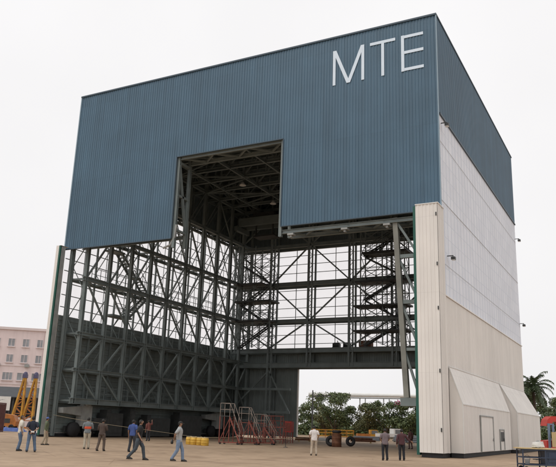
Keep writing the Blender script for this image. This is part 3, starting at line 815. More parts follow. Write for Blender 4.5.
    for hip, K, A in ((hipL, KL, AL), (hipR, KR, AR)):
        hip, K, A = V(hip), V(K), V(A)
        b.tube([hip + V((0, 0, .03)), hip.lerp(K, .25), hip.lerp(K, .45), hip.lerp(K, .65), hip.lerp(K, .85), K, K.lerp(A, .2), K.lerp(A, .45), K.lerp(A, .7), K.lerp(A, .9), K.lerp(A, 1.06)], [.10, .102, .094, .086, .078, .074, .074, .069, .066, .066, .068], 12)
    crease(b, .009); b.build('trousers', trousers, t, True)
    for f, A in ((fl, AL), (fr, AR)):
        b = MB(); z0 = A[2] - .09
        b.loft([((f[0] + .045, f[1], z0 + .002), .135, .047), ((f[0] + .045, f[1], z0 + .03), .137, .05), ((f[0] + .035, f[1], z0 + .06), .115, .046), ((f[0] - .005, f[1], z0 + .10), .06, .042)], 14)
        b.build('shoe', SHOE, t, True)
    # hair / cap / eyes
    def dome(rx, ry, rz, z, back, name, mt, cut):
        b = MB(); n = 16; rings = []
        for i in range(6):
            a = math.radians(cut + (89 - cut) * i / 5)
            rings.append(((0, 0, math.sin(a) * rz), rx * math.cos(a), ry * math.cos(a)))
        b.loft(rings, n)
        o = b.build(name, mt, t, True); o.location = V(rot(back, 0, z)); o.rotation_euler = (0, math.radians(-14), hd)
        return o
    if cap:
        dome(.102, .094, .10, .02, -.006, 'cap', cap, 0)
        b = MB(); b.loft([((.10, 0, -.006), .085, .08), ((.10, 0, .006), .08, .075)], 14); o = b.build('cap_peak', cap, t); o.location = V(rot(0, 0, .035)); o.rotation_euler = (0, .12, hd)
    dome(.097 if not cap else .092, .089 if not cap else .086, .108 if not cap else .085, -.004, -.016, 'hair', HAIR, -26)
    for y in (.033, -.033):
        b = MB(); b.loft([((0, 0, -.008), .006, .008), ((0, 0, 0), .01, .013), ((0, 0, .008), .006, .008)], 8)
        o = b.build('eye', HAIR, t, True); o.location = V(rot(.079, y, .012))
    if extra: extra(t, up)
    return t

BEHIND = dict(el=(-.17, .27, 1.12), hl=(-.19, .03, .98), er=(-.17, -.27, 1.12), hr=(-.21, -.02, .95))
def wp(**k): return k
CAMF = math.atan2(.85218, -.45315)           # direction away from the photographer
RIGHT = math.atan2(.46112, .88669)           # toward the right of the picture
person((18.9, -20.3, 0), RIGHT + .5, 'person in cream shirt and jeans, leftmost, facing the man in the dark shirt', cl('cream', (.62, .58, .50)), cl('jeans', (.10, .15, .23)), wp(fl=(.02, .11), fr=(-.05, -.11), head=-.4), h=1.72, sleeve='short')
def paper(t, up):
    b = MB(); b.box((-.33, -.09, .93), (-.325, .07, 1.0)); b.build('paper', M['white'], t)
def bag(t, up):
    b = MB(); b.loft([((-.30, -.02, .72), .05, .10), ((-.30, -.02, .80), .065, .12), ((-.29, -.02, .92), .03, .05)], 12); b.build('bag', SHOE, t, True)
person((19.95, -20.55, 0), CAMF + .35, 'person in dark navy shirt and jeans holding white paper behind the back', cl('navy', (.022, .028, .045)), cl('jeans', (.10, .15, .23)), wp(**BEHIND, fl=(-.05, .15), fr=(.05, -.23)), h=1.70, extra=paper)
person((13.7, -13.4, 0), RIGHT + .2, 'person in mottled green jacket and blue cap before the left corner panel', cl('olive_mottled', (.10, .12, .07)), cl('khaki', (.36, .30, .22)), wp(fl=(.10, .1), fr=(-.14, -.1), head=.5), h=1.66, sleeve='long', cap=cl('blue_cap', (.08, .13, .34)))
def band(t, up):
    b = MB(); b.loft([((0, .0, 1.07), .128, .182), ((.0, 0, 1.1), .134, .186), ((.01, 0, 1.19), .137, .19), ((.01, 0, 1.22), .13, .182)], 18)
    b.build('waist_band', cl('orange_red_band', (.60, .09, .04)), t, True)
person((18.45, -14.95, 0), CAMF + .2, 'person in grey shirt with bright orange band across the back and pale trousers', cl('mid_grey', (.17, .19, .20)), cl('stone', (.42, .38, .30)), wp(el=(.05, .27, 1.12), hl=(.20, .06, 1.1), er=(.05, -.27, 1.12), hr=(.2, -.05, 1.07), fl=(0, .1), fr=(.05, -.12)), h=1.74, sleeve='long', extra=band)
person((20.45, -16.0, 0), CAMF - .25, 'person in dark brown shirt and brown trousers standing with feet apart', cl('dark_brown', (.07, .05, .042)), cl('brown', (.10, .075, .06)), wp(fl=(-.12, .17), fr=(.05, -.15), el=(.05, .27, 1.12), hl=(.2, .12, 1.16), er=(.05, -.26, 1.12), hr=(.2, -.14, 1.14)), h=1.68, sleeve='long')
person((21.9, -15.2, 0), CAMF - .3, 'person in royal blue shirt and dark trousers, half hidden by the black T-shirt', cl('royal_blue', (.05, .085, .25)), cl('charcoal', (.035, .038, .045)), wp(fl=(-.06, .13), fr=(.06, -.12)), h=1.70)
person((26.9, -21.0, 0), RIGHT + .1, 'person in black T-shirt and dark jeans striding to the right', cl('black', (.014, .014, .016)), cl('dark_jeans', (.055, .07, .085)), wp(fl=(.30, .07), fr=(-.36, -.09), zr=.03, kl=(.2, .1, .52), kr=(-.08, -.1, .47), drop=.045, er=(-.02, -.25, 1.08), hr=(.12, -.25, .86), el=(-.1, .25, 1.1), hl=(-.12, .25, .86), lean=.06), h=1.76)
person((9.45, 2.4, 0), CAMF + .6, 'person in dark red clothes with one raised arm in the shade under the low beam', cl('dark_red', (.16, .055, .045)), cl('charcoal', (.035, .038, .045)), wp(er=(.1, -.33, 1.35), hr=(.22, -.36, 1.6), lean=.1), h=1.68, sleeve='long')
person((28.5, -20.2, 0), RIGHT + .05, 'person in grey shirt, dark cap and blue jeans walking with a bag behind', cl('pale_grey', (.34, .35, .35)), cl('light_jeans', (.17, .23, .33)), wp(**BEHIND, fl=(.22, .08), fr=(-.24, -.09), zr=.02, kl=(.16, .09, .5), kr=(-.04, -.09, .47), drop=.025), h=1.72, extra=bag, cap=HAIR)
person((29.0, -7.0, 0), CAMF + .1, 'person in white shirt and pale trousers standing alone in front of the rear opening', cl('white_shirt', (.68, .64, .62)), cl('beige', (.44, .37, .29)), wp(fl=(0, .16), fr=(0, -.14), el=(.0, .28, 1.13), hl=(.13, .22, .97), er=(.0, -.28, 1.13), hr=(.13, -.24, .97)), h=1.72)
person((33.85, -8.2, 0), CAMF + .1, 'person in mauve grey shirt and black trousers, left of the pair by the corner panel', cl('mauve_grey', (.17, .135, .145)), cl('black_trousers', (.018, .02, .026)), wp(fl=(0, .11), fr=(.03, -.13), el=(.02, .26, 1.13), hl=(.16, .15, 1.0), er=(.02, -.26, 1.13), hr=(.16, -.16, 1.0)), h=1.70)
person((34.45, -7.1, 0), CAMF - .1, 'person in dark maroon shirt and black trousers with right arm held out', cl('maroon', (.075, .03, .035)), cl('black_trousers', (.018, .02, .026)), wp(fl=(0, .1), fr=(0, -.12), er=(.06, -.36, 1.14), hr=(.16, -.52, 1.05)), h=1.70, sleeve='long')
person((27.7, 16.4, 0), CAMF + .5, 'person in faded red clothes farther back beside the green edge of the corner panel', cl('faded_red', (.20, .10, .095)), cl('dull_red', (.12, .07, .065)), wp(fl=(.05, .12), fr=(-.05, -.12)), h=1.68, sleeve='long')

# ------------------------------------------------------------------ things inside the hangar
def access_stair(x, y, rz, hgt, L, label):
    t = thing('rolling_stair', (x, y, 0), label, 'rolling stair', 'red rolling stairs by the rear left', rz)
    # climbs toward -x; platform on the -x end
    b = MB(); pw = .85
    for yy in (-.45, .45):
        b.bar((-.0, yy, .12), (0, yy, hgt - 1.05), .06); b.bar((-pw, yy, .12), (-pw, yy, hgt - 1.05), .06)
        b.bar((-pw, yy, .2), (0, yy, hgt - 1.2), .04); b.bar((-pw, yy, .16), (L, yy, .16), .06)
        b.bar((0.001, yy, hgt - 1.1), (L, yy, .2), .04, .1)
    b.bar((-pw, -.45, .5), (-pw, .45, .5), .06); b.bar((L, -.45, .16), (L, .45, .16), .06)
    b.build('frame', M['red'], t)
    b = MB(); n = 8
    for i in range(n):
        q = (i + .5) / n; X = L * (1 - q); Z = .2 + (hgt - 1.3) * q; b.box((X - .12, -.42, Z - .02), (X + .12, .42, Z + .02))
    b.build('step', M['grime'], t)
    b = MB(); b.box((-pw, -.44, hgt - 1.06), (0, .44, hgt - 1.0)); b.build('platform', M['grime'], t)
    b = MB()
    for yy in (-.45, .45):
        for X in (-pw, 0): b.bar((X, yy, hgt - 1.05), (X, yy, hgt), .038)
        b.bar((-pw, yy, hgt), (0, yy, hgt), .038); b.bar((-pw, yy, hgt - .5), (0, yy, hgt - .5), .034)
        b.bar((0, yy, hgt), (L, yy, 1.1), .038); b.bar((L, yy, .2), (L, yy, 1.1), .034); b.bar((L * .5, yy, hgt / 2 - .4), (L * .5, yy, hgt / 2 + .5), .034)
    b.bar((-pw, -.45, hgt), (-pw, .45, hgt), .038)
    b.build('handrail', M['railpaint'], t)
    for X in (-pw + .1, L - .15):
        for yy in (-.45, .45):
            b = MB(); b.disc((X, yy, .1), (0, 1, 0), .1, .06, 14); b.build('castor', M['black'], t)
access_stair(16.3, 4.4, .15, 3.25, .95, 'tall red rolling stair with pale handrail just right of the yellow drums')
access_stair(17.0, 6.2, .3, 3.0, .9, 'red rolling stair with sloping pale handrail, behind the tall one')
access_stair(17.5, 8.0, .3, 2.5, .9, 'lower red rolling stair, the farthest right of the rolling stairs')
def trestle(x, y, rz, L, hh, label):
    t = thing('trestle', (x, y, 0), label, 'trestle', 'red steel trestles in front of the rear wall', rz)
    for X in (-L / 2, 0, L / 2):
        b = MB()
        for yy in (-.4, .4): b.bar((X, yy, .036), (X, yy * .8, hh), .055)
        b.bar((X, -.4, .4), (X, .4, .4), .06); b.bar((X, -.36, hh), (X, .36, hh), .055); b.build('leg', M['red'], t)
    b = MB()
    for yy in (-.33, .33):
        b.bar((-L / 2, yy, hh + .06), (L / 2, yy, hh + .06), .06)
    b.build('rail', M['red'], t)
    b = MB()
    for yy in (-.38, .38):
        b.bar((-L / 2, yy, .45), (0, yy, hh - .2), .036); b.bar((0, yy, hh - .2), (L / 2, yy, .45), .036)
        b.bar((-L / 2, yy, .4), (L / 2, yy, .4), .036)
    b.build('cross_brace', M['red'], t)
trestle(14.9, 10.4, .2, 2.2, 1.7, 'red steel trestle at the left of the row, under the dark cladding')
trestle(15.0, 14.0, .1, 2.0, 2.4, 'tallest red steel trestle, behind the middle of the row')
trestle(16.3, 11.8, .1, 2.2, 1.4, 'low red steel trestle in the middle of the row')
trestle(13.0, 20.0, .0, 2.0, 2.0, 'red steel trestle farthest back beside the door jamb')
b = thing('control_cabinet', (15.5, 16.6, 0), 'red cabinet on legs at the right end of the trestles', 'cabinet')
q = MB(); q.box((-.35, -.3, 1.0), (.35, .3, 2.0)); q.build('cabinet_box', M['redbright'], b)
q = MB(); q.box((-.3, -.33, 1.1), (.3, -.305, 1.9)); q.build('door', M['red'], b)
for X in (-.3, .3):
    for Y in (-.25, .25):
        q = MB(); q.bar((X, Y, 0), (X, Y, 1.0), .06); q.build('leg', M['red'], b)
# yellow drums
dl = ['yellow plastic drum at the left end of its row beside the rope', 'second yellow drum from the left, a little nearer than its neighbours', 'third yellow drum from the left in the short row', 'yellow plastic drum at the right end of its row, nearest the rolling stair']
dp = [(15.45, -.25), (16.1, -.6), (16.75, -.75), (17.4, -1.1)]
d0 = None
for i, (x, y) in enumerate(dp):
    if d0 is None:
        d0 = thing('drum', (x, y, 0), dl[0], 'drum', 'yellow drums in a short row')
        q = MB(); q.loft([((0, 0, 0), .27, .27), ((0, 0, .05), .29, .29), ((0, 0, .2), .29, .29), ((0, 0, .22), .305, .305), ((0, 0, .25), .29, .29), ((0, 0, .36), .29, .29), ((0, 0, .38), .305, .305), ((0, 0, .41), .29, .29), ((0, 0, .50), .28, .28), ((0, 0, .54), .25, .25)], 20)
        q.build('barrel', M['drum'], d0, True)
        q = MB(); q.loft([((0, 0, .542), .26, .26), ((0, 0, .575), .26, .26), ((0, 0, .585), .2, .2)], 20); q.disc((.12, 0, .60), (0, 0, 1), .05, .04, 10); q.build('lid', M['wood'], d0)
        o = d0
    else:
        o = copy_tree(d0); o['label'] = dl[i]
    o.location = (x, y, 0); o.rotation_euler.z = i * .8
# rope
pts = [(1.2, -.3, 1.85), (3.0, -.1, 1.62), (6.8, 0, 1.25), (10.8, 1.6, .83), (13.4, 3.6, .5), (15.6, 4.2, .52), (17.3, 5.4, .56), (21.4, 4.2, .66), (22.6, 10, .8)]
def smooth(pts, k=5):
    o = []; P = [V(p) for p in pts]
    for i in range(len(P) - 1):
        p0, p1, p2, p3 = P[max(i - 1, 0)], P[i], P[i + 1], P[min(i + 2, len(P) - 1)]
        for j in range(k):
            t = j / k; o.append(.5 * ((2 * p1) + (p2 - p0) * t + (2 * p0 - 5 * p1 + 4 * p2 - p3) * t * t + (3 * p1 - p0 - 3 * p2 + p3) * t ** 3))
    return o + [P[-1]]
q = MB(); q.tube(smooth(pts), .014, 6)
tag(q.build('rope', M['rope'], None, True), 'slack tan barrier rope strung low across the left of the hangar opening', 'rope')
# rope posts
for (x, y, z, lb) in ((6.8, 0, 1.27, 'thin steel post holding the rope near the left wall'), (21.4, 4.2, .68, 'short thin post holding the rope in front of the trestles')):
    t = thing('rope_post', (x, y + .05, 0), lb, 'post', 'posts holding up the barrier rope')
    q = MB(); q.tube([(0, 0, .02), (0, 0, z)], .025, 8); q.build('pole', M['grime'], t)
    q = MB(); q.loft([((0, 0, 0), .18, .18), ((0, 0, .03), .17, .17), ((0, 0, .05), .04, .04)], 14); q.build('foot', M['grime'], t)
# tyres, rusty drum
def tyre(x, y, z, rz, label, R=.34, r=.17, flat=False, tilt=0):
    t = thing('tyre', (x, y, z), label, 'tyre', 'big old tyres by the rusty drum', rz)
    q = MB(); q.torus((0, 0, 0), (0, 0, 1) if flat else (0, 1, 0), R, r, 26, 10); o = q.build('tread', M['black'], t, True)
    q = MB(); q.torus((0, 0, 0), (0, 0, 1) if flat else (0, 1, 0), R - r * .85, .035, 24, 6); q.build('rim_bead', M['grime'], t, True)
tyre(21.85, 12.1, .47, .35, 'big black tyre standing upright left of the rusty drum', .30, .16)
tyre(22.7, 14.6, .46, .6, 'big black tyre standing upright right of the rusty drum', .30, .15)
t = thing('rusty_drum', (22.55, 11.75, 0), 'rusty brown steel drum standing between two tyres', 'drum')
q = MB(); q.loft([((0, 0, 0), .42, .42), ((0, 0, .3), .42, .42), ((0, 0, .32), .44, .44), ((0, 0, .36), .42, .42), ((0, 0, .72), .42, .42), ((0, 0, .74), .44, .44), ((0, 0, .78), .42, .42), ((0, 0, 1.08), .42, .42), ((0, 0, 1.1), .44, .44), ((0, 0, 1.12), .38, .38)], 24); q.build('barrel', M['rust'], t, True)
q = MB(); q.disc((.1, .1, 1.14), (0, 0, 1), .05, .04, 10); q.build('bung', M['grime'], t)
tyre(22.55, 11.75, 1.27, .2, 'black tyre lying flat on top of the rusty drum', .27, .14, True)
# crossing scaffold bits near the jamb
def pipe_stack(x, y, rz, L, rows, r, mt, label, group='low stacks of pipe behind the hangar'):
    t = thing('pipe_stack', (x, y, 0), label, 'pipes', group, rz)
    k = 0
    for X in (-L * .35, L * .35):
        q = MB(); q.box((X - .08, -rows * r - .1, 0), (X + .08, rows * r + .1, .12)); q.build('bearer', M['wood'], t)
    z = .12 + r; n = rows
    while n > 0 and k < 8:
        for i in range(n):
            q = MB(); y0 = (i - (n - 1) / 2) * 2 * r; dx = random.uniform(-.2, .2)
            q.tube([(-L / 2 + dx, y0, z), (L / 2 + dx, y0, z)], r, 10); q.build('pipe', mt, t, False)
        z += r * 1.74; n -= 1; k += 1
pipe_stack(15.6, 37.4, 0.45, 3.2, 3, .10, M['pipe'], 'low bluish grey pipe stack just right of the right tyre')
pipe_stack(19.0, 43.0, 0.45, 3.4, 4, .11, M['pipe'], 'low bluish grey pipe stack between the two dark-trousered people')
pipe_stack(20.2, 38.5, .5, 2.4, 3, .12, M['lightgrey'], 'short pale pipe stack in front of the white truck')
pipe_stack(22.0, 36.0, .45, 1.8, 3, .13, M['pipe'], 'short pipe stack half hidden by the man with the arm out')
pipe_stack(14.2, 26.5, .4, 3.0, 2, .09, M['white'], 'low white pipe stack behind the white-shirted person')
pipe_stack(13.6, 24.2, .5, 1.8, 2, .10, M['rust'], 'low rusty pipe stack beside the door jamb')
pipe_stack(17.6, 31.0, .3, 2.6, 2, .12, M['rust'], 'low rusty pipe stack between the tyres and the yellow truck')
# items on the rear walkway
def winch(x, label):
    t = thing('winch', (x, D - 1.3, ZM + .035), label, 'winch', 'winches on the rear walkway')
    q = MB(); q.box((-.45, -.3, 0), (.45, .3, .1)); q.box((-.42, -.28, .1), (-.36, .28, .5)); q.box((.36, -.28, .1), (.42, .28, .5)); q.bar((.3, 0, .1), (.1, 0, .85), .08); q.build('frame', M['grime'], t)
    q = MB(); q.disc((0, 0, .38), (1, 0, 0), .26, .7, 16); q.build('rope_drum', M['grime'], t)
winch(14.4, 'small dark winch on the rear walkway, left one'); winch(15.75, 'small dark winch on the rear walkway, between the other winch and the crate')
t = thing('crate', (18.1, D - 1.3, ZM + .035), 'reddish crate standing on the rear walkway', 'crate')
q = MB(); q.box((-.75, -.4, .08), (.75, .4, .75)); q.build('crate_box', M['rust'], t)
q = MB(); q.box((-.75, -.35, 0), (.75, -.2, .078)); q.box((-.75, .2, 0), (.75, .35, .078)); q.build('runner', M['grime'], t)

# ------------------------------------------------------------------ right-hand yard: cart and red machine
t = thing('work_cart', (42.33, -9.9, 0), 'dark blue steel work cart with pale plank top beside the hangar', 'cart', None, RIGHT - .02)
L_, w_ = 1.25, .5
q = MB()
for X in (-1.1, -.05, 1.1):
    for Y in (-w_ + .05, w_ - .05): q.bar((X, Y, .14), (X, Y, 1.0), .055)
for Y in (-w_ + .05, w_ - .05):
    for z in (.3, .62, .97): q.bar((-1.1, Y, z), (1.1, Y, z), .05)
for X in (-1.1, 1.1):
    for z in (.3, .62, .97): q.bar((X, -w_ + .05, z), (X, w_ - .05, z), .05)
q.build('frame', M['cart'], t)
q = MB()
for i in range(5): q.box((-L_, -w_ + i * .202, 1.0), (L_, -w_ + i * .202 + .195, 1.05))
q.build('plank_top', M['wood'], t)
q = MB(); q.box((-1.08, -w_ + .08, .26), (1.08, w_ - .08, .29)); q.build('shelf', M['cart'], t)
q = MB(); q.box((-.02, -w_ + .07, .32), (1.07, w_ - .1, .94)); q.box((.1, -w_ + .05, .42), (.48, -w_ + .068, .86)); q.box((.56, -w_ + .05, .42), (.96, -w_ + .068, .86)); q.build('locker', M['cart'], t)
for X in (-.95, .95):
    for Y in (-.42, .42):
        q = MB(); q.disc((X, Y, .11), (0, 1, 0), .11, .06, 16); q.build('castor', M['black'], t)
lw = V((42.33, -9.9, 0)); cR, sR = math.cos(RIGHT - .02), math.sin(RIGHT - .02)
def cpos(x, y, z): return (lw.x + x * cR - y * sR, lw.y + x * sR + y * cR, z)
t = thing('hose_reel', cpos(-.22, 0, 1.05), 'pale wire cable coil lying on the cart planks', 'coil', None, RIGHT)
q = MB()
for i in range(5): q.torus((0, 0, .05 + i * .05), (.08 * math.sin(i), .1, 1), .28 - .012 * i, .026, 22, 6)
q.build('coil', M['white'], t, True)
q = MB(); q.torus((0, 0, .16), (0, 1, .1), .16, .022, 20, 6); q.build('loop', M['lightgrey'], t, True)
t = thing('white_pail', cpos(-.8, -.1, .29), 'small white pail on the left end of the cart shelf', 'pail')
q = MB(); q.loft([((0, 0, 0), .1, .1), ((0, 0, .24), .13, .13), ((0, 0, .245), .14, .14), ((0, 0, .27), .14, .14)], 16); q.build('pail_body', M['white'], t, True)
q = MB(); q.tube([(.135, 0, .22), (.1, 0, .38), (0, 0, .43), (-.1, 0, .38), (-.135, 0, .22)], .01, 6); q.build('handle', M['grime'], t)

t = thing('red_lift_truck', (40.9, 2.4, 0), 'bright red lift truck with blue mast at the right edge behind the cart', 'lift truck', None, RIGHT)
q = MB()
prof = [(-.15, .35), (2.2, .35), (2.2, 1.5), (1.5, 1.55), (1.3, 2.55), (.95, 2.8), (.25, 2.8), (.0, 2.6), (-.1, 2.2), (.25, 2.2), (.3, 2.45), (.75, 2.5), (.95, 2.2), (.8, 1.4), (-.15, 1.3)]
n = len(prof); vs = [(x, -.55, z) for x, z in prof] + [(x, .55, z) for x, z in prof]
q.add(vs, [tuple(range(n)), tuple(range(2 * n - 1, n - 1, -1))] + [(i, i + n, (i + 1) % n + n, (i + 1) % n) for i in range(n)])
q.build('body', M['redbright'], t)
q = MB()
for X in (.0, .26): q.bar((X, -.64, .1), (X, -.64, 2.35), .12, .14)
for z in (.5, 1.4, 2.3): q.bar((.06, -.64, z), (.2, -.64, z), .1)
q.build('mast', mat('faded_steel_blue', (.14, .19, .27), .5, .15, 2), t)
for X in (.3, 1.7):
    for Y in (-.6, .6):
        q = MB(); q.torus((X, Y, .36), (0, 1, 0), .24, .12, 22, 8); q.disc((X, Y, .36), (0, 1, 0), .2, .16, 16); q.build('wheel', M['black'], t, True)
q = MB()
for Y in (-.25, .25): q.box((-.8, Y - .06, .1), (-.16, Y + .06, .15))
q.build('fork', M['grime'], t)
t = thing('carton', (41.68, 1.1, -.12), 'tan carton stacked high beside the red lift truck', 'carton', None, RIGHT)
q = MB(); q.box((-.1, -.45, 1.05), (1.1, .45, 1.95)); q.build('box', M['card'], t)
q = MB(); q.box((.45, -.453, 1.06), (.55, .453, 1.954)); q.build('tape', M['wood'], t)
t2 = thing('pallet_stack', (41.68, 1.1, -.12), 'red steel stand carrying the tan carton', 'stand', None, RIGHT)
q = MB(); q.box((-.15, -.5, .94), (1.15, .5, 1.045))
for X in (-.1, 1.1):
    for Y in (-.45, .45): q.bar((X, Y, .12), (X, Y, .94), .08)
q.build('frame', M['redbright'], t2)
q = MB(); q.box((-.04, -.4, .2), (1.04, .4, .8)); q.build('drawer_box', M['redbright'], t2)

# ------------------------------------------------------------------ vegetation
def tree_mesh(h, cr, seed, trunk_h, nleaf=2600, leaf=.30, squash=.75):
    rnd = random.Random(seed)
    tb = MB(); tips = []
    tb.tube([(0, 0, -.05), (.05, .02, trunk_h * .5), (.02, .05, trunk_h), (.1, 0, trunk_h + (h - trunk_h) * .5)], [.2, .15, .12, .05], 8)
    for i in range(9):
        a = i * 2.4 + rnd.random(); z0 = trunk_h * rnd.uniform(.75, 1.15); r = cr * rnd.uniform(.5, .95); z1 = trunk_h + (h - trunk_h) * rnd.uniform(.1, .85)
        p = V((0.03, 0.03, z0)); e = V((math.cos(a) * r, math.sin(a) * r, z1)); mid = p.lerp(e, .5) + V((0, 0, -.15))
        tb.tube([p, mid, e], [.07, .05, .02], 6); tips.append(e)
        tips.append(mid + V((rnd.uniform(-.5, .5), rnd.uniform(-.5, .5), rnd.uniform(.3, 1))))
    tips += [V((rnd.uniform(-.4, .4) * cr, rnd.uniform(-.4, .4) * cr, h - rnd.uniform(.4, 1.0))) for _ in range(4)]
    lb = MB()
    sizes = [rnd.uniform(.45, .95) * cr * .48 for _ in tips]
    for i in range(nleaf):
        k = rnd.randrange(len(tips)); c = tips[k]; R = sizes[k]
        d = V((rnd.gauss(0, 1), rnd.gauss(0, 1), rnd.gauss(0, 1))).normalized() * R * (rnd.random() ** .45)
        d.z *= squash; p = c + d
        if p.z > h: continue
        if p.z < trunk_h * .45: continue
        nrm = (d.normalized() + V((rnd.gauss(0, .6), rnd.gauss(0, .6), rnd.gauss(0.3, .6)))).normalized()
        u = nrm.orthogonal().normalized(); u.rotate(Matrix.Rotation(rnd.random() * 6.28, 3, nrm)); v = nrm.cross(u)
        l = leaf * rnd.uniform(.7, 1.35); wv = v * l * .32; uu = u * l * .5
        lb.add([p - uu, p + wv, p + uu, p - wv], [(0, 1, 2, 3)])
    return tb, lb
def tree(x, y, h, cr, seed, label, trunk_h=1.2, mt='leaf', name='broadleaf_tree', flower=0, group='trees beyond the rear opening', **kw):
    t = thing(name, (x, y, 0), label, 'tree', group)
    kw['nleaf'] = int(kw.get('nleaf', 2600) * 1.6); cr *= .98
    tb, lb = tree_mesh(h, cr, seed, trunk_h, **kw)
    tb.build('trunk', M['bark'], t, True); lb.build('crown', M[mt], t)
    if flower:
        rnd = random.Random(seed); q = MB()
        for i in range(flower):
            a = rnd.uniform(0, 6.28); r = cr * rnd.uniform(.1, .9); p = V((math.cos(a) * r, math.sin(a) * r, h * rnd.uniform(.88, 1.0)))
            u = V((rnd.gauss(0, 1), rnd.gauss(0, 1), rnd.gauss(0, 1))).normalized(); v = u.orthogonal().normalized()
            q.add([p - u * .14, p + v * .1, p + u * .14, p - v * .1], [(0, 1, 2, 3)])
        q.build('blossom', M['flower'], t)
    return t
tree(-9.5, 66.4, 6.2, 2.8, 1, 'dark round tree hard against the left jamb of the rear opening')
tree(-4.6, 70.5, 5.2, 2.2, 12, 'pale loose tree standing between the jamb tree and the largest tree', mt='leafpale')
tree(.3, 63.5, 7.1, 4.1, 3, 'largest dark tree with high round crown behind the white-shirted person', nleaf=4200)
tree(5.4, 66.0, 5.6, 2.9, 4, 'mid green tree right of the largest tree, above the yellow truck', mt='leafpale', nleaf=3000)
tree(8.9, 64.6, 6.0, 2.9, 5, 'dark tree behind the white truck with lighter lower leaves', nleaf=3000)
tree(12.9, 63.6, 6.0, 2.9, 6, 'dark tree with magenta blossom on top, left of the front column', flower=160, nleaf=3200)
tree(16.6, 64.5, 6.0, 3.0, 8, 'dark tree seen past the leaning front column', nleaf=3000)
tree(20.6, 66.0, 6.4, 3.2, 9, 'dark tree partly hidden by the green edge of the corner panel')
for i, (x, y, h, cr, sd, lb) in enumerate(((-13, 84, 6.2, 3.4, 21, 'farther tree behind the left jamb'), (8, 90, 5.2, 3.0, 23, 'farther low tree behind the yellow truck'), (17, 92, 5.8, 3.6, 24, 'farther low tree behind the leaning column'))):
    tree(x, y, h, cr, sd, lb, trunk_h=1.0, nleaf=2400, leaf=.38)
tree(35.5, 60, 6.6, 3.4, 30, 'dark tree at the right edge behind the palm', nleaf=3200, group='trees right of the hangar')
tree(39.2, 62, 7.4, 3.4, 31, 'dark tree cut by the right picture edge behind the red lift truck', nleaf=3000, group='trees right of the hangar')
tree(36.9, 54.5, 6.3, 2.9, 33, 'leafy dark tree between the palm and the red lift truck', nleaf=3200, group='trees right of the hangar')
tree(30.5, 76, 6.2, 3.6, 32, 'dark tree just showing past the far wheel housing', nleaf=2600, group='trees right of the hangar')
# hedge row under the far trees
q = MB(); rnd = random.Random(5)
for i in range(12000):
    x = rnd.uniform(-30, 52); p = V((x, 74 + rnd.uniform(-1, 1), rnd.uniform(0, 1) * (2.3 + .4 * math.sin(x * .7) + .3 * math.sin(x * 1.9))))
    u = V((rnd.gauss(0, 1), rnd.gauss(0, .6), rnd.gauss(0, 1))).normalized(); v = u.orthogonal().normalized(); l = rnd.uniform(.2, .4)
    q.add([p - u * l, p + v * l * .6, p + u * l, p - v * l * .6], [(0, 1, 2, 3)])
tag(q.build('hedge', M['leaf']), 'long dark green hedge running below the far trees', 'hedge', kind='stuff')
def palm(x, y, h, label, seed):
    rnd = random.Random(seed)
    t = thing('palm_tree', (x, y, 0), label, 'palm tree', 'palms right of the hangar')
    q = MB(); q.tube([(0, 0, 0), (.08, 0, h * .3), (.12, .05, h * .65), (.05, 0, h)], [.24, .19, .17, .15], 10)
    for i in range(14): q.torus((.1, .02, h * (i + 1) / 15), (0, 0, 1), .175, .02, 12, 5)
    q.build('trunk', M['bark'], t, True)
    q = MB()
    for i in range(34):
        a = i * 2.399; el = rnd.uniform(-.35, 1.4); L = rnd.uniform(2.0, 2.8)
        d = V((math.cos(a) * math.cos(el), math.sin(a) * math.cos(el), math.sin(el))); p = V((.05, 0, h)); pts = []
        for k in range(9):
            pts.append(p.copy()); p = p + d * L / 8; d = (d + V((0, 0, -.16 - .03 * k))).normalized()
        q.tube(pts, [.03 - .003 * k for k in range(9)], 4)
        for k in range(1, 9):
            dd = (pts[k] - pts[k - 1]).normalized(); s_ = dd.cross(V((0, 0, 1)))
            if s_.length < .1: s_ = V((1, 0, 0))
            s_.normalize()
            for sg in (-1, 1):
                for f in (0, .5):
                    b0 = pts[k].lerp(pts[k - 1], f); ll = .62 * (1 - abs(k - 4) / 6)
                    tip = b0 + s_ * sg * ll + dd * ll * .6 + V((0, 0, -.22 - .15 * rnd.random()))
                    q.add([b0, b0 + dd * .17, tip], [(0, 1, 2)])
    q.build('crown', M['palm'], t)
palm(34.95, 40.0, 6.6, 'palm tree with ragged fronds next to the far wheel housing', 2)
palm(33.4, 46.5, 6.0, 'shorter palm tree behind the other palm, nearer the hangar wall', 3)

# ------------------------------------------------------------------ behind the hangar
t = thing('pipe_bridge', (0, 82, 0), 'long white overhead pipe on posts beyond the trees', 'pipe bridge')
pa, pb = V((-12.2, 80.0, 7.55)), V((26, 94.0, 8.0)); pa -= V((0, 82, 0)); pb -= V((0, 82, 0))
q = MB(); q.tube([pa, pb], .38, 14); q.build('pipe', M['white'], t, True)
q = MB(); q.bar(pa - V((0, 0, .55)), pb - V((0, 0, .55)), .18, .22); q.build('carrier_beam', M['lightgrey'], t)
for i in range(9):
    c = pa.lerp(pb, (i + .3) / 9); 
    for dx in (-.55, .55):
        q = MB(); q.bar((c.x + dx, c.y, 0), (c.x + dx, c.y, c.z - .66), .16); q.build('post', M['lightgrey'], t)
t = thing('utility_pole', (.3, 54.8, 0), 'grey utility pole with a long cross arm in front of the left trees', 'utility pole')
q = MB(); q.tube([(0, 0, 0), (0, 0, 7.0)], [.11, .09], 10); q.build('pole', M['grime'], t)
q = MB(); q.bar((0, 0, 6.1), (2.6, 1.1, 6.25), .14, .14); q.bar((.02, .02, 5.5), (.9, .36, 6.08), .07); q.build('cross_arm', M['grime'], t)
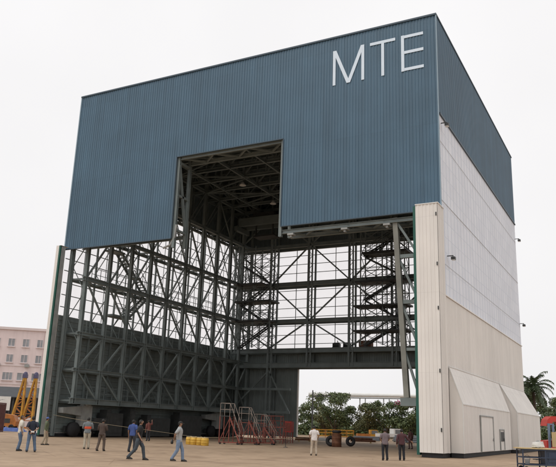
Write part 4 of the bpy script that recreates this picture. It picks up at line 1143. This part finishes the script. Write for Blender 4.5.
# yellow barrier fence
t = thing('barrier_fence', (3.2, 48.4, 0), 'yellow steel barrier fence behind the white-shirted person', 'fence', None, math.atan2(2.2, 5.2))
for i in range(7):
    q = MB(); q.bar((i, 0, 0), (i, 0, 1.25), .08); q.build('post', M['orange'], t)
q = MB()
for z in (.35, .8, 1.2): q.bar((0, 0, z), (6, 0, z), .06, .12)
for i in range(24): q.bar((.12 + i * .25, 0, .35), (.12 + i * .25, 0, 1.2), .04)
q.build('rail', M['yellow'], t)
t = thing('green_fence', (-3.0, 41.0, 0), 'low yellow green mesh fence beside the door jamb', 'fence', None, .35)
for i in range(6):
    q = MB(); q.bar((i * 1.3, 0, 0), (i * 1.3, 0, 1.2), .07); q.build('post', M['lightgrey'], t)
q = MB()
for i in range(64): q.bar((i * .1, 0, .15), (i * .1, 0, 1.1), .03)
q.bar((0, 0, 1.1), (6.5, 0, 1.1), .06); q.bar((0, 0, .15), (6.5, 0, .15), .06); q.build('mesh_panel', mat('yellow_green_paint', (.30, .36, .05), .6, .1), t)
# small truck and loader
def truck(x, y, rz, bodym, cabm, label, name, cat, s=1.0):
    t = thing(name, (x, y, 0), label, cat, None, rz); t.scale = (s, s, s)
    q = MB(); p = [(-.95, .5), (.75, .5), (.75, 1.1), (.5, 1.95), (-.95, 1.95)]; n = 5
    q.add([(a + 1.3, -.8, z) for a, z in p] + [(a + 1.3, .8, z) for a, z in p], [tuple(range(n)), tuple(range(2 * n - 1, n - 1, -1))] + [(i, i + n, (i + 1) % n + n, (i + 1) % n) for i in range(n)])
    q.build('cab', cabm, t)
    for Y in (-.81, .81):
        q = MB(); q.add([(.6, Y, 1.15), (1.9, Y, 1.15), (1.72, Y, 1.8), (.6, Y, 1.8)], [(0, 1, 2, 3)]); q.build('window', M['glass'], t)
    q = MB(); q.add([(2.06, -.7, 1.15), (2.06, .7, 1.15), (1.84, .7, 1.86), (1.84, -.7, 1.86)], [(0, 1, 2, 3)]); q.build('windscreen', M['glass'], t)
    q = MB(); q.box((-2.2, -.85, .65), (.3, .85, .75)); q.box((-2.2, -.85, .752), (.3, -.8, 1.15)); q.box((-2.2, .8, .752), (.3, .85, 1.15)); q.box((-2.2, -.798, .752), (-2.15, .798, 1.15)); q.build('load_bed', bodym, t)
    for X in (-1.5, 1.35):
        for Y in (-.72, .72):
            q = MB(); q.torus((X, Y, .36), (0, 1, 0), .25, .11, 20, 8); q.disc((X, Y, .36), (0, 1, 0), .18, .14, 14); q.build('wheel', M['black'], t, True)
    for Y in (-.6, .6):
        q = MB(); q.disc((2.06, Y, .78), (1, 0, 0), .11, .05, 14); q.build('headlight', M['glass'], t)
    q = MB(); q.box((2.03, -.8, .45), (2.13, .8, .6)); q.build('bumper', M['grime'], t)
truck(10.4, 52.0, RIGHT + .1, M['orange'], M['yellow'], 'yellow truck with small cab parked behind the right tyre', 'small_truck', 'truck', .72)
truck(14.2, 50.5, RIGHT + .3, M['white'], M['white'], 'white truck parked behind the mauve-shirted person', 'small_truck', 'truck', .85)

# ------------------------------------------------------------------ left background
BX = V((-57.5, 46.0, 0)); dirB = V((.62, .785, 0)).normalized()
angB = math.atan2(dirB.y, dirB.x)
t = thing('apartment_block', BX, 'pale pink apartment block with rows of grey windows, left of the hangar', 'building', None, RIGHT + .22)
LB0, LB1, HB = -14.0, 12.5, 17.0
q = MB(); q.box((LB0, 0, 0), (LB1, 12, HB)); q.build('wall', M['pink'], t)
q = MB(); q.box((LB0 - .25, -.25, HB), (LB1 + .25, 12.25, HB + .45)); q.build('roof', M['pinkband'], t)
q = MB()
for z in (3.8, 7.1, 10.4): q.box((LB0, -.09, z), (LB1, -.003, z + .2))
q.build('string_course', M['pinkband'], t)
def window(x, z, w_, h_, panes):
    q = MB(); fw = .07
    q.box((x - w_ / 2 - fw, -.07, z - fw), (x + w_ / 2 + fw, -.004, z)); q.box((x - w_ / 2 - fw, -.07, z + h_), (x + w_ / 2 + fw, -.004, z + h_ + fw))
    for i in range(panes + 1):
        X = x - w_ / 2 + w_ * i / panes; q.box((X - fw / 2, -.068, z + .002), (X + fw / 2, -.006, z + h_ - .002))
    f = q.build('window', M['pinkband'], t)
    q = MB(); q.box((x - w_ / 2, -.03, z), (x + w_ / 2, -.008, z + h_)); q.build('pane', M['curtained'], f)
    q = MB(); q.box((x - w_ / 2 - .15, -.22, z - .17), (x + w_ / 2 + .15, -.072, z - .072)); q.build('sill', M['pinkband'], f)
xs = [LB0 + 1.6 + 2.55 * i for i in range(10)]
for i, x in enumerate(xs):
    window(x, 14.0, 1.15, 1.35, 2); window(x, 11.1, 1.15, 1.35, 2)
    window(x, 7.9, 1.75, 1.3, 3 if i % 3 else 2); window(x, 4.8, 1.75, 1.3, 3); window(x, 1.4, 1.5, 1.3, 2)
for i, x in enumerate(xs):
    if i % 2 == 0:
        for z in (10.25, 7.1):
            q = MB(); q.box((x + .25, -.42, z), (x + 1.05, -.1, z + .55)); q.disc((x + .65, -.43, z + .27), (0, 1, 0), .2, .03, 14); q.build('air_conditioner', M['lightgrey'], t)
for X in (LB0 + .6, LB1 - 6.6):
    q = MB(); q.tube([(X, -.1, 0), (X, -.1, HB)], .06, 6); q.build('downpipe', M['pinkband'], t)
# dark shed
t = thing('shed', (-39.1, 29.2, 0), 'low dark open shed in front of the pink apartment block', 'shed', None, RIGHT + .2)
q = MB(); q.add([(-8, -.6, 4.2), (5.6, -.6, 4.2), (5.6, 5, 5.8), (-8, 5, 5.8), (-8, -.6, 4.32), (5.6, -.6, 4.32), (5.6, 5, 5.95), (-8, 5, 5.95)], [(0, 3, 2, 1), (4, 5, 6, 7), (0, 1, 5, 4), (1, 2, 6, 5), (2, 3, 7, 6), (3, 0, 4, 7)]); q.build('roof', M['shed'], t)
for i in range(5):
    q = MB(); q.bar((-7.6 + i * 3.2, -.2, 0), (-7.6 + i * 3.2, -.2, 4.25), .2); q.build('post', M['grime'], t)
q = MB(); q.box((-8, 4.6, 0), (5.4, 4.8, 5.6)); q.build('rear_wall', M['shed'], t)
q = MB(); q.box((-8, -.1, 0), (5.4, .02, 1.4)); q.build('low_wall', M['pinkband'], t)
t = thing('notice_board', (-34.0, 25.4, 0), 'blank white board on posts behind the yellow masts', 'board', None, RIGHT + .1)
q = MB(); q.box((-1.0, -.04, 2.3), (1.0, .04, 4.2)); q.build('panel', M['white'], t)
for X in (-.9, .9):
    q = MB(); q.bar((X, .1, 0), (X, .1, 4.2), .1); q.build('post', M['grime'], t)
# maroon container
t = thing('container', (-14.0, 5.0, 0), 'maroon ribbed shipping container at the left picture edge', 'container', None, RIGHT + .05)
q = MB(); q.ribs((-3.5, -1.2, .15), (1, 0, 0), (0, 0, 1), (0, -1, 0), 5.5, 2.6, .28, .05); q.ribs((2.0, -1.2, .15), (0, 1, 0), (0, 0, 1), (1, 0, 0), 2.4, 2.6, .28, .05)
q.box((-3.48, -1.15, .12), (1.96, 1.2, 2.72)); q.build('body', M['maroon'], t)
q = MB()
for X in (-3.5, 1.9):
    for Y in (-1.26, 1.1): q.box((X, Y, 0), (X + .15, Y + .15, 2.9))
q.box((-3.35, -1.26, 2.76), (1.9, -1.11, 2.9)); q.box((-3.35, -1.26, .02), (1.9, -1.11, .16)); q.box((1.9, -1.11, 2.76), (2.05, 1.1, 2.9)); q.box((1.9, -1.11, .02), (2.05, 1.1, .16)); q.build('frame', M['maroon'], t)
t = thing('wire_bundle', (-13.2, 5.5, 2.74), 'tangled pale wire bundle lying on the container roof', 'wire')
q = MB(); rnd = random.Random(3)
for i in range(40):
    a = rnd.uniform(0, 6.28); p = V((rnd.uniform(-1.2, .8), rnd.uniform(-.4, .4), 0)); pts = [p]
    d = V((math.cos(a) * .6, math.sin(a) * .4, rnd.uniform(.4, 1)))
    for k in range(4): p = p + d * .3; d = d + V((rnd.uniform(-.3, .3), rnd.uniform(-.3, .3), -.35)); pts.append(V((p.x, p.y, max(p.z, 0))))
    q.tube(pts, .02, 4)
q.build('strand', M['lightgrey'], t)
# yellow A-frame masts
def mast(x, y, label, h=7.0):
    t = thing('crane_mast', (x, y, 0), label, 'crane mast', 'yellow masts left of the hangar', RIGHT + .1)
    top = V((.55, 0, h))
    for X, Y in ((-.75, -.45), (.75, -.45), (-.75, .45), (.75, .45)):
        q = MB(); q.bar((X, Y, .1), top + V((X * .14, Y * .3, -.3)), .22, .22); q.build('leg', M['yellow'], t)
    q = MB()
    for k in range(1, 7):
        f = k / 7.5
        for Y in (-.45, .45):
            a = V((-.75, Y, .1)).lerp(top, f); c = V((.75, Y, .1)).lerp(top, f); b2 = V((.75 if k % 2 else -.75, Y, .1)).lerp(top, f + .12)
            q.bar(a, c, .1); q.bar(a if k % 2 else c, b2, .08)
    q.box((-.95, -.6, .02), (.95, .6, .12)); q.build('lattice', M['orange'], t)
    q = MB(); q.box((.25, -.3, h - .3), (.85, .3, h + .2)); q.loft([((.55, 0, h + .2), .3, .28), ((.55, 0, h + .45), .24, .2), ((.55, 0, h + .55), .08, .08)], 12); q.build('head', M['purple'], t)
mast(-30.0, 24.4, 'yellow lattice mast with faded blue head, farther from the hangar'); mast(-28.9, 25.3, 'yellow lattice mast with faded blue head, nearer the left corner panel')
bpy.context.view_layer.update()
t = thing('orange_compressor', (-19.7, 13.7, 0), 'orange wheeled compressor between the container and the yellow masts', 'compressor', None, RIGHT)
q = MB(); pr = [(-1.2, .45), (1.1, .45), (1.2, 1.0), (.8, 1.7), (-.5, 1.85), (-1.2, 1.3)]; n = len(pr)
q.add([(a, -.6, z) for a, z in pr] + [(a, .6, z) for a, z in pr], [tuple(range(n)), tuple(range(2 * n - 1, n - 1, -1))] + [(i, i + n, (i + 1) % n + n, (i + 1) % n) for i in range(n)]); q.build('hood', M['orange'], t)
for X in (-.7, .7):
    for Y in (-.62, .62):
        q = MB(); q.torus((X, Y, .34), (0, 1, 0), .23, .1, 18, 8); q.disc((X, Y, .34), (0, 1, 0), .18, .1, 12); q.build('wheel', M['black'], t, True)
q = MB(); q.bar((1.1, 0, .5), (2.3, 0, .35), .1); q.build('tow_bar', M['orange'], t)
q = MB(); q.box((-.4, -.615, .8), (.5, -.603, 1.3)); q.build('grille', M['grime'], t)
# blue tarpaulin
q = MB(); rnd = random.Random(8); nx, ny = 14, 8; vs = []; fs = []
for j in range(ny):
    for i in range(nx):
        e = (i in (0, nx - 1)) or (j in (0, ny - 1))
        vs.append((-15.9 + i * .32 - 1.6, 10.2 + j * .22 - .8, .01 if e else .12 + .3 * rnd.random()))
for j in range(ny - 1):
    for i in range(nx - 1): fs.append((j * nx + i, j * nx + i + 1, (j + 1) * nx + i + 1, (j + 1) * nx + i))
q.add(vs, fs); tag(q.build('tarpaulin', M['bluet'], None, True), 'crumpled blue tarpaulin on the ground beside the maroon container', 'tarpaulin')
